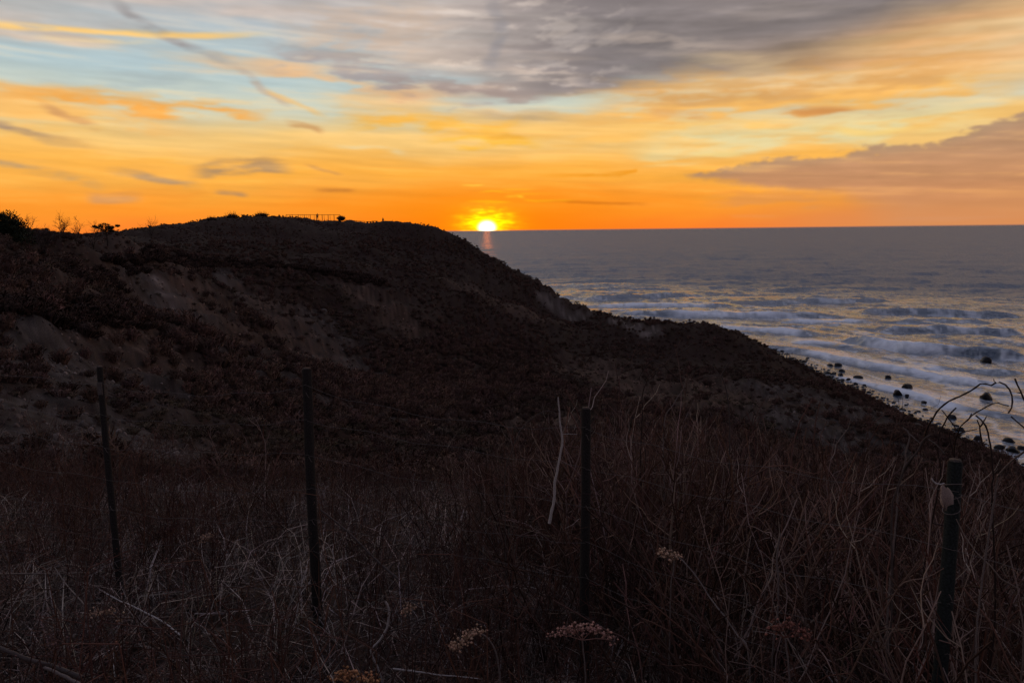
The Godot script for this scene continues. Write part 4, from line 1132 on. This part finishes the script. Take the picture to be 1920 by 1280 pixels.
func build_fence() -> void:
	var feet := []
	var tops := []
	for p in POSTS:
		var top: Vector3 = p[0]
		tops.append(top)
		feet.append(Vector3(top.x, ground(top.x, top.z), top.z))
	var t := thing("wire_fence", "wire fence of slim round wooden posts across the foreground", "fence", feet[1])
	var o: Vector3 = feet[1]
	# one more post each way, outside the picture, carries the wires on
	var all_tops := [tops[0] + Vector3(-1.35, 0.12, -0.42)] + tops + [tops[3] + Vector3(0.75, 0.03, -(-1.15))]
	var labels := ["", "slim dark post leaning on the far left with a pale nick near its top", "taller dark post left of centre", "post right of centre with a flat pale cut top", "thickest nearest post on the right with wire wound round its top", ""]
	for i in all_tops.size():
		var top: Vector3 = all_tops[i]
		var rad: float = POSTS[clampi(i - 1, 0, 3)][1]
		var foot := Vector3(top.x + 0.012 * sin(i * 3.0), ground(top.x, top.z) - 0.15, top.z + 0.01)
		var b := Builder.new()
		var p := []
		for k in 15:
			var u := k / 14.0
			p.append(foot.lerp(top, u) - o + Vector3(sin(u * 5.0 + i), 0, cos(u * 4.0 + i)) * 0.004)
		weathered(b, p, rad * 1.1, rad * 0.96, i)
		b.tube([p[14], p[14] + Vector3(0, 0.006, 0)], rad * 0.94, rad * 0.80, 18, Color.WHITE)
		var post := part(t, "post", b.mesh(M.post_green if i == 4 else M.post))
		if labels[i]:
			post.set_meta("label", labels[i])
		var cap := Builder.new()
		var c0: Vector3 = p[14] + Vector3(0, 0.0062, 0)
		cap.tube([c0, c0 + Vector3(0, 0.003, 0)], rad * 0.80, rad * 0.78, 18, Color.WHITE)
		part(post, "cut_top", cap.mesh(M.cut_wood))
		for k in 4:
			var s := Builder.new()
			var q: Vector3 = p[14].lerp(p[3], 0.1 + 0.27 * k) + Vector3(0.004, 0, rad * 1.0)
			s.tube([q + Vector3(-0.007, 0.012, 0), q + Vector3(-0.003, 0.008, 0.004), q + Vector3(0.003, -0.006, 0.004), q + Vector3(0.007, -0.012, 0)], 0.0014, 0.0014, 5, Color.WHITE)
			part(post, "staple", s.mesh(M.wire))
		if i == 4:
			for k in 3:
				var ring := []
				for a in 25:
					var w := TAU * a / 24.0
					ring.append(p[14] + Vector3(cos(w) * (rad + 0.002), -0.06 - 0.035 * k + 0.008 * sin(w + k), sin(w) * (rad + 0.002)))
				var s := Builder.new()
				s.tube(ring, 0.0014, 0.0014, 5, Color.WHITE)
				part(post, "wire_wrap", s.mesh(M.wire))
		if i == 1:
			var nick := Builder.new()
			var q: Vector3 = p[14].lerp(p[0], 0.07) + Vector3(0.0, 0, rad)
			nick.box(q, Vector3(0.011, 0, 0), Vector3(0, 0.03, 0), Vector3(0, 0, 0.002), Color.WHITE)
			part(post, "pale_nick", nick.mesh(M.cut_wood))
	for k in 7:
		var b := Builder.new()
		for i in all_tops.size() - 1:
			var a0: Vector3 = all_tops[i] - o
			var a1: Vector3 = all_tops[i + 1] - o
			var drop := 0.07 + 0.155 * k
			var line := []
			for s in 13:
				var u := s / 12.0
				var q := a0.lerp(a1, u) + Vector3(0, -drop - 0.05 * (1.0 - pow(2.0 * u - 1.0, 2.0)) * (0.6 + 0.4 * sin(k * 2.1 + i)), 0.030)
				q.y += 0.008 * sin(u * 19.0 + k * 1.3 + i)
				line.append(q)
			b.tube(line, 0.0007, 0.0007, 4, Color.WHITE)
		part(t, "wire", b.mesh(M.wire))
	# the withered leaf caught on the nearest post
	var l := [Vector3(1.102, 26.341, -1.950), Vector3(1.110, 26.330, -1.946), Vector3(1.119, 26.328, -1.940), Vector3(1.129, 26.332, -1.935), Vector3(1.140, 26.329, -1.928), Vector3(1.116, 26.302, -1.942), Vector3(1.139, 26.310, -1.929), Vector3(1.131, 26.286, -1.934), Vector3(1.143, 26.268, -1.926)]
	var lo: Vector3 = l[3]
	var leaf := thing("withered_leaf", "pale curled withered leaf caught on the nearest post at right", "leaf", lo)
	var blade := Builder.new()
	var rows := 9
	for r in rows:
		var u := r / (rows - 1.0)
		var mid: Vector3 = (l[3] as Vector3).lerp(l[8], u) - lo + Vector3(-0.016 - 0.010 * sin(u * PI), 0, 0.02 + 0.012 * sin(u * 4.0))
		var wide := 0.0145 * sin(clampf(u * 1.05 + 0.12, 0, 1) * PI) + 0.002
		for k in 9:
			var s := k / 4.0 - 1.0
			var curl := s * 1.9
			blade.v.append(mid + Vector3(sin(curl) * wide, 0.004 * cos(s * 5.0 + u * 9.0), (1.0 - cos(curl)) * wide * 0.9 + 0.002 * sin(u * 22.0 + s * 3.0)))
			blade.n.append(Vector3(-sin(curl), 0.1, cos(curl)).normalized())
			blade.c.append(Color.WHITE)
	blade.quad_grid(rows, 9, 0, false)
	part(leaf, "blade", blade.mesh(M.leaf))
	var stalk := Builder.new()
	stalk.tube(local(path_of([l[0], l[1], l[2], l[3]]), lo), 0.0024, 0.0018, 6, Color.WHITE)
	part(leaf, "stalk", stalk.mesh(M.white_stem))

# ---------------------------------------------------------------- skyline
func bare_branches(b: Builder, p: Vector3, d: Vector3, ln: float, r: float, depth: int) -> void:
	var path := [p]
	var q := p
	for s in 3:
		q += d * ln / 3.0
		d = (d + Vector3(rng.randfn(0, 0.16), rng.randfn(0.04, 0.1), rng.randfn(0, 0.16))).normalized()
		path.append(q)
	b.tube(path, r, r * 0.62, 4, Color.WHITE)
	if depth == 0:
		return
	for k in rng.randi_range(2, 4):
		var from: Vector3 = path[rng.randi_range(1, 3)]
		var nd := (d + Vector3(rng.randfn(0, 0.6), rng.randfn(0.05, 0.3), rng.randfn(0, 0.6))).normalized()
		bare_branches(b, from, nd, ln * rng.randf_range(0.6, 0.85), r * 0.58, depth - 1)

func build_skyline() -> void:
	var spots := [[-40.26, -64.46, 2.4, 1.6], [-38.25, -63.35, 2.9, 2.4], [-41.03, -71.00, 2.3, 1.4], [-41.08, -73.27, 2.3, 1.2], [-42.73, -79.21, 2.7, 1.7], [-59.34, -127.90, 3.4, 2.4]]
	var labels := ["thin bare bush against the sky right beside the dark pine", "broad bare bush fanning out against the sky at far left", "sparse bare bush low on the left skyline", "small narrow bare bush midway along the left skyline", "bare bush just left of the flat topped pine", "lone faint bare tree at the foot of the hill skyline"]
	for i in spots.size():
		var s = spots[i]
		var at := Vector3(s[0], ground(s[0], s[1]) - 0.1, s[1])
		var t := thing("bare_bush", labels[i], "bush", at, "bare bushes on the left skyline")
		var tr := Builder.new()
		tr.tube([Vector3.ZERO, Vector3(0.02, s[2] * 0.12, 0), Vector3(0.0, s[2] * 0.25, 0.03)], 0.05, 0.035, 6, Color.WHITE)
		part(t, "trunk", tr.mesh(M.bark))
		var b := Builder.new()
		for k in 6:
			var w := TAU * k / 6.0 + rng.randf()
			var d := Vector3(cos(w) * s[3] / s[2] * 0.75, 1.0, sin(w) * 0.5).normalized()
			bare_branches(b, Vector3(0, s[2] * rng.randf_range(0.05, 0.22), 0), d, s[2] * 0.42, 0.026, 3)
		part(t, "crown", b.mesh(M.bark))
	# dark pine cut by the left edge, and the flat topped pine
	pine(Vector2(-39.32, -60.32), "dark dense pine cut off by the left edge of the view", 2.3, 4.2, false)
	pine(Vector2(-43.01, -82.46), "small flat topped pine alone on the left skyline", 2.6, 2.6, true)
	var tufts := [[-63.86, -166.15, 1.5, 2.4], [-62.63, -175.14, 2.1, 3.0], [-59.71, -186.68, 1.6, 3.6]]
	var tl := ["low bristly bush on the left shoulder of the hilltop", "round bristly bush crowning the hilltop skyline", "long bristly bush on the hilltop left of the railing"]
	for i in 3:
		var s = tufts[i]
		var at := Vector3(s[0], ground(s[0], s[1]) - 0.1, s[1])
		var t := thing("hilltop_bush", tl[i], "bush", at, "bushes on the hilltop skyline")
		var b := Builder.new()
		for k in 70:
			var foot := Vector3(rng.randfn(0, 0.3) * s[3] * 0.5, 0, rng.randfn(0, 0.3) * 0.8)
			var d := Vector3(foot.x * 0.5 + rng.randfn(0, 0.25), 1.0, rng.randfn(0, 0.3)).normalized()
			var ln: float = s[2] * rng.randf_range(0.5, 1.0) * (1.0 - 0.35 * absf(foot.x) / s[3])
			b.tube([foot, foot + d * ln * 0.6, foot + d * ln + Vector3(rng.randfn(0, 0.06), 0, 0)], 0.025, 0.010, 3, Color.WHITE)
		part(t, "twigs", b.mesh(M.bark))
		var leafy := scrub_mesh(s[2] * 0.62, s[3] * 0.9, 160, [Color(0.035, 0.028, 0.02), Color(0.045, 0.03, 0.024)])
		part(t, "foliage", leafy)
	var dx := Vector2(-43.28, -198.33)
	var dome := thing("round_bush", "dark domed bush at the right end of the hilltop railing", "bush", Vector3(dx.x, ground(dx.x, dx.y), dx.y))
	part(dome, "foliage", scrub_mesh(1.35, 2.1, 420, [Color(0.03, 0.026, 0.02), Color(0.04, 0.03, 0.022)]))
	var stems := Builder.new()
	for k in 5:
		stems.tube([Vector3(0.1 * k - 0.2, -0.05, 0), Vector3(0.2 * k - 0.4, 0.5, 0.1), Vector3(0.28 * k - 0.56, 0.85, 0.1)], 0.02, 0.01, 5, Color.WHITE)
	part(dome, "stems", stems.mesh(M.bark))

func pine(at: Vector2, label: String, h: float, w: float, flat: bool) -> void:
	var o := Vector3(at.x, ground(at.x, at.y) - 0.1, at.y)
	var t := thing("pine_tree", label, "tree", o)
	var b := Builder.new()
	b.tube([Vector3.ZERO, Vector3(0.06, h * 0.3, 0), Vector3(0.0, h * 0.6, 0.05), Vector3(0.04, h * 0.92, 0)], 0.09, 0.03, 8, Color.WHITE)
	var pads := []
	if flat:
		for q in [[0.0, 0.93, 0.36], [-0.30, 0.84, 0.26], [0.28, 0.84, 0.25], [-0.46, 0.88, 0.14], [0.46, 0.90, 0.13], [0.12, 0.80, 0.26], [-0.1, 0.72, 0.22], [0.24, 0.70, 0.16]]:
			pads.append([Vector3(q[0] * w, q[1] * h, rng.randfn(0, 0.2)), q[2] * w * 0.55, 0.38])
	else:
		for k in 44:
			var u := rng.randf_range(0.12, 1.0)
			var a := rng.randf() * TAU
			var rad := w * 0.62 * (1.05 - u * 0.62) * sqrt(rng.randf())
			pads.append([Vector3(cos(a) * rad, u * h, sin(a) * rad), w * rng.randf_range(0.13, 0.22), 0.75])
	var crown := Builder.new()
	for q in pads:
		var c: Vector3 = q[0]
		b.tube([Vector3(0.02, c.y * 0.72, 0), c * Vector3(0.5, 0.85, 0.5) + Vector3(0, 0.05, 0), c], 0.03, 0.012, 5, Color.WHITE)
		for k in 170:
			var d := Vector3(rng.randfn(0, 1), rng.randfn(0, 1), rng.randfn(0, 1)).normalized()
			var p: Vector3 = c + d * Vector3(1, q[2], 1) * q[1] * pow(rng.randf(), 0.4)
			var n := (d + Vector3.UP * 0.6 + Vector3(rng.randfn(0, 0.4), 0, 0)).normalized()
			var tip: Vector3 = p + (d + Vector3(rng.randfn(0, 0.5), 0.5, rng.randfn(0, 0.5))).normalized() * 0.16
			crown.blade(p, p.lerp(tip, 0.5), tip, 0.065, vary(Color(0.022, 0.028, 0.016), 0.4), n)
	part(t, "trunk", b.mesh(M.bark))
	part(t, "crown", crown.mesh(M.plant))

func build_hilltop() -> void:
	var rails := [[Vector3(-57.127, 31.545, -197.920), Vector3(-43.947, 31.448, -200.234)], [Vector3(-42.821, 30.124, -200.478), Vector3(-37.183, 29.638, -202.616)], [Vector3(-34.623, 29.547, -203.070), Vector3(-30.681, 29.441, -203.702)]]
	var labels := ["tall wooden railing on the hilltop beside a standing person", "low rail fence running down the hilltop right of the domed bush", "short low rail fence on the hilltop around the right hand person"]
	var gaps := [1.35, 1.0, 0.9]
	for i in 3:
		var a: Vector3 = rails[i][0]
		var z: Vector3 = rails[i][1]
		var o := Vector3(a.x, ground(a.x, a.z), a.z)
		var t := thing("hilltop_railing", labels[i], "railing", o, "wooden railings on the hilltop")
		var side := (z - a).normalized()
		var b := Builder.new()
		b.box((a + z) * 0.5 - o, side * a.distance_to(z) * 0.5, Vector3(0, 0.05, 0), Vector3(0, 0, 0.07), Color.WHITE)
		part(t, "top_rail", b.mesh(M.old_wood))
		var n := int(a.distance_to(z) / gaps[i])
		for k in n + 1:
			var q := a.lerp(z, float(k) / n)
			var g := ground(q.x, q.z) - 0.15
			if g > q.y - 0.12:
				continue
			var p := Builder.new()
			p.box(Vector3(q.x, (q.y - 0.05 + g) * 0.5, q.z) - o, Vector3(0.06, 0, 0), Vector3(0, (q.y - 0.05 - g) * 0.5, 0), Vector3(0, 0, 0.06), Color.WHITE)
			part(t, "post", p.mesh(M.old_wood))
			if i == 0 and k < n and rng.randf() < 0.75:
				for s in [0.33, 0.66]:
					var e := a.lerp(z, (k + s) / n)
					var eg := ground(e.x, e.z) - 0.1
					if eg < e.y - 0.3 and rng.randf() < 0.7:
						var m := Builder.new()
						m.box(Vector3(e.x, (e.y - 0.05 + eg) * 0.5, e.z) - o, Vector3(0.03, 0, 0), Vector3(0, (e.y - 0.05 - eg) * 0.5, 0), Vector3(0, 0, 0.03), Color.WHITE)
						part(t, "baluster", m.mesh(M.old_wood))
	var bx := [-36.81, -201.67, -35.42, -202.43]
	for i in 2:
		var p := Vector3(bx[2 * i], 0, bx[2 * i + 1])
		p.y = ground(p.x, p.z)
		var t := thing("log_bench", ["left of two low dark benches on the hilltop between the rail fences", "right of two low dark benches on the hilltop between the rail fences"][i], "bench", p, "low benches on the hilltop")
		var s := Builder.new()
		s.box(Vector3(0, 0.52, 0), Vector3(0.66 + 0.1 * i, 0, 0), Vector3(0, 0.07, 0), Vector3(0, 0, 0.22), Color.WHITE)
		part(t, "seat", s.mesh(M.old_wood))
		for e in [-0.42, 0.42]:
			var f := Builder.new()
			f.box(Vector3(e, 0.18, 0), Vector3(0.16, 0, 0), Vector3(0, 0.268, 0), Vector3(0, 0, 0.2), Color.WHITE)
			part(t, "leg", f.mesh(M.old_wood))
	var pp := [-49.43, -198.95, -33.40, -203.27]
	person(Vector3(pp[0], 0, pp[1]), "person in a dark jacket standing at the tall hilltop railing", 0.4, 1.0)
	person(Vector3(pp[2], 0, pp[3]), "person in dark clothes standing at the low fence nearer the sun", -0.5, 0.97)

func person(at: Vector3, label: String, turn: float, size: float) -> void:
	at.y = ground(at.x, at.z) - 0.02
	# joints with radii; hands are pushed into the jacket pockets
	var bones := []
	for s in [-1.0, 1.0]:
		bones.append_array([
			[Vector3(0.09 * s, 0.92, 0), Vector3(0.11 * s, 0.50, 0.02), 0.095, 0.062],
			[Vector3(0.11 * s, 0.50, 0.02), Vector3(0.12 * s, 0.09, -0.02), 0.060, 0.042],
			[Vector3(0.12 * s, 0.05, -0.03), Vector3(0.14 * s, 0.035, 0.15), 0.045, 0.036],
			[Vector3(0.20 * s, 1.42, 0), Vector3(0.27 * s, 1.14, -0.04), 0.060, 0.048],
			[Vector3(0.27 * s, 1.14, -0.04), Vector3(0.19 * s, 0.96, 0.10), 0.048, 0.045]])
	bones.append_array([
		[Vector3(0, 0.95, 0), Vector3(0, 1.20, 0), 0.150, 0.140],
		[Vector3(-0.12, 1.38, 0), Vector3(0.12, 1.38, 0), 0.110, 0.110],
		[Vector3(0, 1.20, 0), Vector3(0, 1.40, 0), 0.140, 0.130],
		[Vector3(0, 1.46, 0), Vector3(0, 1.56, 0.02), 0.058, 0.055],
		[Vector3(0, 1.62, 0.02), Vector3(0, 1.69, 0.01), 0.088, 0.098],
		[Vector3(0, 1.61, 0.10), Vector3(0, 1.63, 0.11), 0.022, 0.016]])
	var cell := 0.028
	var lo := Vector3(-0.40, -0.03, -0.22)
	var nx := 29
	var ny := 67
	var nz := 18
	var field := PackedFloat32Array()
	field.resize(nx * ny * nz)
	for k in nz:
		for j in ny:
			for i in nx:
				var p := lo + Vector3(i, j, k) * cell
				var d := 1.0
				for q in bones:
					if absf((q[0].y + q[1].y) * 0.5 - p.y) > 0.45:
						continue
					var ab: Vector3 = q[1] - q[0]
					var t := clampf((p - q[0]).dot(ab) / ab.length_squared(), 0.0, 1.0)
					var dd: float = (p - q[0] - ab * t).length() - lerpf(q[2], q[3], t)
					var h := clampf(0.5 + 0.5 * (d - dd) / 0.03, 0.0, 1.0)
					d = lerpf(d, dd, h) - 0.03 * h * (1.0 - h)
				field[(k * ny + j) * nx + i] = d
	var b := Builder.new()
	var id := {}
	var step := [1, nx, nx * ny]
	for k in nz - 1:
		for j in ny - 1:
			for i in nx - 1:
				var base := (k * ny + j) * nx + i
				var sum := Vector3.ZERO
				var hits := 0
				for e in 12:
					var ax: int = e / 4
					var u: int = (ax + 1) % 3
					var w: int = (ax + 2) % 3
					var c0: int = base + step[u] * (e & 1) + step[w] * ((e >> 1) & 1)
					var f0 := field[c0]
					var f1 := field[c0 + step[ax]]
					if (f0 < 0.0) != (f1 < 0.0):
						var q := Vector3.ZERO
						q[ax] = f0 / (f0 - f1)
						q[u] = e & 1
						q[w] = (e >> 1) & 1
						sum += q
						hits += 1
				if hits:
					id[base] = b.v.size()
					var p := lo + (Vector3(i, j, k) + sum / hits) * cell
					b.v.append(p)
					b.n.append(Vector3(field[base + 1] - field[base], field[base + nx] - field[base], field[base + nx * ny] - field[base]).normalized())
					var col := Color(0.03, 0.032, 0.045) if p.y < 0.90 else Color(0.035, 0.025, 0.028)
					if p.y > 1.50:
						col = Color(0.32, 0.20, 0.15) if p.z > 0.03 and p.y < 1.68 else Color(0.03, 0.02, 0.015)
					b.c.append(col)
	for key in id:
		for ax in 3:
			var u: int = (ax + 1) % 3
			var w: int = (ax + 2) % 3
			if (field[key] < 0.0) != (field[key + step[ax]] < 0.0):
				var q := [key, key - step[u], key - step[u] - step[w], key - step[w]]
				if q.all(func(x): return id.has(x)):
					b.ix.append_array([id[q[0]], id[q[1]], id[q[2]], id[q[0]], id[q[2]], id[q[3]]])
	var o := part(self, "person", b.mesh(M.plant))
	o.position = at
	o.rotation.y = turn
	o.scale = Vector3.ONE * size
	tag(o, label, "person", "people on the hilltop")

# ---------------------------------------------------------------- stones
func boulder_mesh(s: int, w: float, h: float, d: float, material: Material) -> ArrayMesh:
	var n := noise(s, 0.9, 3)
	var b := Builder.new()
	var rows := 13
	var cols := 20
	for i in rows:
		var la := PI * i / (rows - 1.0) - PI / 2
		for k in cols:
			var lo := TAU * k / cols
			var p := Vector3(cos(la) * cos(lo), sin(la), cos(la) * sin(lo))
			# broken flats: pull points back to a few cutting planes
			var r := 1.0
			for c in 7:
				var f := Vector3(sin(c * 2.4 + s), 0.5 * cos(c * 1.7 + s * 0.7) + 0.2, cos(c * 2.4 + s)).normalized()
				var t := p.dot(f)
				if t > 0.01:
					r = minf(r, (0.70 + 0.08 * sin(c * 5.0 + s)) / t)
			r *= 1.0 + 0.12 * n.get_noise_3dv(p * 1.4) + 0.05 * n.get_noise_3dv(p * 4.0)
			b.v.append(p * r * Vector3(w * 0.62, h * 0.85, d * 0.62))
			b.c.append(Color.WHITE)
	b.n.resize(b.v.size())
	for i in rows:
		for k in cols:
			var up := b.v[mini(i + 1, rows - 1) * cols + k] - b.v[maxi(i - 1, 0) * cols + k]
			var over := b.v[i * cols + (k + 1) % cols] - b.v[i * cols + (k + cols - 1) % cols]
			var nn := up.cross(over).normalized()
			if nn.dot(b.v[i * cols + k]) < 0.0:
				nn = -nn
			b.n[i * cols + k] = nn if nn.length() > 0.5 else Vector3.UP * signf(b.v[i * cols + k].y)
	b.quad_grid(rows, cols, 0, true)
	return b.mesh(material)

func build_stones() -> void:
	var own := {
		0: "dark boulder farthest out in the surf below the breaking wave", 1: "broad boulder close to the scrub edge where the shore first shows",
		10: "long low boulder at the outer end of the shore cluster", 12: "small flat rock awash alone seaward of the shore cluster",
		13: "largest squarish boulder standing in the shallows", 14: "round boulder just in front of the largest squarish boulder",
		15: "tiny rock between the round boulder and the flat awash one", 16: "flat awash boulder right of the round one", 17: "small rock nearer the shore below the flat awash boulder",
		18: "squarish boulder alone in shallow water under the drooping cane", 19: "low rock in the shallows behind the forked cane", 25: "boulder at the bluff foot behind the forked canes",
		2: "topmost small rock of the cluster beside the scrub edge", 3: "small rock just below the topmost one of the shore cluster",
		4: "left and smaller of a pair of rocks off the shore cluster", 5: "right and wider of a pair of rocks off the shore cluster", 6: "small rock just below the offshore pair",
		7: "wide low rock in the middle of the shore cluster", 8: "small rock at the right end of the wide low one", 9: "upright narrow rock low in the shore cluster", 11: "lowest small rock of the shore cluster next to the bluff",
		22: "left boulder of the waterline row at the right edge", 23: "lowest and widest boulder of the waterline row", 24: "boulder cut off by the right edge in the waterline row",
		20: "boulder behind the curving cane at the waterline", 21: "outer boulder of the waterline row at the right edge"}
	for i in ROCKS.size() / 4:
		var x: float = ROCKS[4 * i]
		var z: float = ROCKS[4 * i + 1]
		var w: float = ROCKS[4 * i + 2]
		var h: float = maxf(ROCKS[4 * i + 3], 0.4)
		var o := part(self, "boulder", boulder_mesh(50 + i * 7, w, h, w * 0.85, M.wet_rock))
		o.position = Vector3(x, h * 0.18, z)
		o.rotation.y = i * 1.3
		tag(o, own[i], "boulder", "boulders along the waterline")
	var small := []
	var shade := []
	for i in 420:
		var z := rng.randf_range(-172.0, -78.0)
		var x := 57.6 + absf(rng.randfn(0, 1.6)) - 0.8 + 1.2 * n_small.get_noise_2d(z, 3.0)
		var size := rng.randf_range(0.25, 0.75)
		small.append(Transform3D(Basis(Vector3.UP, rng.randf() * TAU).scaled(Vector3(size, size * 0.8, size)), Vector3(x, maxf(ground(x, z), -0.12) + 0.06, z)))
		shade.append(grey_tint())
	scatter("shore_stones", boulder_mesh(777, 1.0, 0.6, 0.8, M.wet_rock), small, shade, "small dark wet stones strewn along the waterline", "stones")
	var st := [[-7.45, -11.85, 0.38, 0.20], [-7.35, -12.15, 0.16, 0.18], [-5.54, -12.86, 0.12, 0.08], [-6.60, -10.26, 0.20, 0.10], [-12.96, -22.54, 0.30, 0.14], [-25.77, -104.88, 1.20, 0.60], [-22.43, -85.09, 0.90, 0.50]]
	var sl := ["largest pale brown stone on the near left slope", "upright stone right beside the largest one on the near left slope", "small stone in the grass right of the leftmost post", "flat stone by the left edge below the largest one", "stone higher up the left slope", "boulder sticking out of the far bluff face left of centre", "lower boulder on the far bluff face left of centre"]
	for i in st.size():
		var s = st[i]
		var o := part(self, "stone", boulder_mesh(300 + i * 5, s[2], s[3], s[2] * 0.8, M.dry_rock))
		o.position = Vector3(s[0], ground(s[0], s[1]) + s[3] * 0.35, s[1])
		o.rotation.y = i * 0.8
		tag(o, sl[i], "stone", "stones on the slopes")

# ---------------------------------------------------------------- all
func _ready() -> void:
	rng.seed = 4711
	var cam := Camera3D.new()
	cam.name = "camera"
	cam.basis = Basis(Vector3.RIGHT, deg_to_rad(-8.23)) * Basis(Vector3.BACK, deg_to_rad(-0.63))
	cam.position = Vector3(0, EYE, 0)
	cam.fov = 47.92
	cam.near = 0.05
	cam.far = 60000.0
	add_child(cam)
	var env := Environment.new()
	env.background_mode = Environment.BG_SKY
	env.sky = make_sky()
	env.background_energy_multiplier = 1.0
	env.tonemap_mode = Environment.TONE_MAPPER_LINEAR
	env.tonemap_exposure = 1.0
	env.sdfgi_enabled = true
	env.ssao_enabled = true
	env.ssil_enabled = true
	var we := WorldEnvironment.new()
	we.name = "world_environment"
	we.environment = env
	add_child(we)
	var sun := DirectionalLight3D.new()
	sun.name = "sun"
	var a := deg_to_rad(SUN_AZ)
	var e := deg_to_rad(SUN_EL)
	var towards := Vector3(sin(a) * cos(e), sin(e), -cos(a) * cos(e))
	sun.basis = Basis.looking_at(-towards)
	sun.light_color = Color(1.0, 0.50, 0.16)
	sun.light_energy = 0.03
	sun.light_angular_distance = 0.5
	sun.shadow_enabled = true
	add_child(sun)
	print("sky done ", Time.get_ticks_msec())

	# materials
	var speck := grain(71, 0.03, 0.45, 1.0)
	var fibre := grain(72, 0.05, 0.35, 1.0)
	paint("land", Color.WHITE, 0.95, speck, 0.9, true)
	M.land.metallic_specular = 0.15
	M.land.uv1_world_triplanar = true
	paint("plant", Color.WHITE, 0.8, null, 1.0, true)
	M.plant.metallic_specular = 0.2
	paint("dark_stem", Color(0.060, 0.036, 0.030), 0.6, fibre, 14.0)
	paint("grey_stem", Color(0.15, 0.115, 0.10), 0.75, fibre, 14.0)
	paint("red_stem", Color(0.12, 0.055, 0.045), 0.7, fibre, 14.0)
	paint("pale_stem", Color(0.32, 0.255, 0.225), 0.75, fibre, 14.0)
	paint("white_stem", Color(0.80, 0.72, 0.67), 0.7, fibre, 14.0)
	paint("rubble", Color.WHITE, 0.95, null, 1.0, true)
	paint("bark", Color(0.035, 0.026, 0.022), 0.9)
	paint("post", Color(0.050, 0.044, 0.040), 0.85, fibre, 5.0)
	paint("post_green", Color(0.036, 0.047, 0.044), 0.75, fibre, 5.0)
	paint("cut_wood", Color(0.22, 0.19, 0.17), 0.85, fibre, 12.0)
	paint("wire", Color(0.12, 0.10, 0.09), 0.6)
	paint("leaf", Color(0.74, 0.56, 0.47), 0.75, fibre, 16.0)
	paint("old_wood", Color(0.07, 0.055, 0.045), 0.9, fibre, 1.0)
	paint("wet_rock", Color(0.022, 0.019, 0.018), 0.35, speck, 1.5)
	paint("dry_rock", Color(0.17, 0.14, 0.12), 0.9, speck, 2.0)
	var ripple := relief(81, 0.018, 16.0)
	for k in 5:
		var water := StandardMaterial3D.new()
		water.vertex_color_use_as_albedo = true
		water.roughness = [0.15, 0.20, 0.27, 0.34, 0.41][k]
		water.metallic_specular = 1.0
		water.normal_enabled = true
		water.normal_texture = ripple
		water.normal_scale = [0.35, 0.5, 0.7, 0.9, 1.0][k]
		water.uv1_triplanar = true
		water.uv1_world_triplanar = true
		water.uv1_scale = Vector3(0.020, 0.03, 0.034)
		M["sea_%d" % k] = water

	fit_land()
	print("land fitted ", Time.get_ticks_msec())
	build_land()
	print("land ", Time.get_ticks_msec())
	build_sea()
	print("sea ", Time.get_ticks_msec())
	build_scrub()
	print("scrub ", Time.get_ticks_msec())
	build_rubble()
	build_skyline()
	build_hilltop()
	build_stones()
	print("skyline ", Time.get_ticks_msec())
	build_fence()
	build_stems()
	build_foreground()
	print("done ", Time.get_ticks_msec())
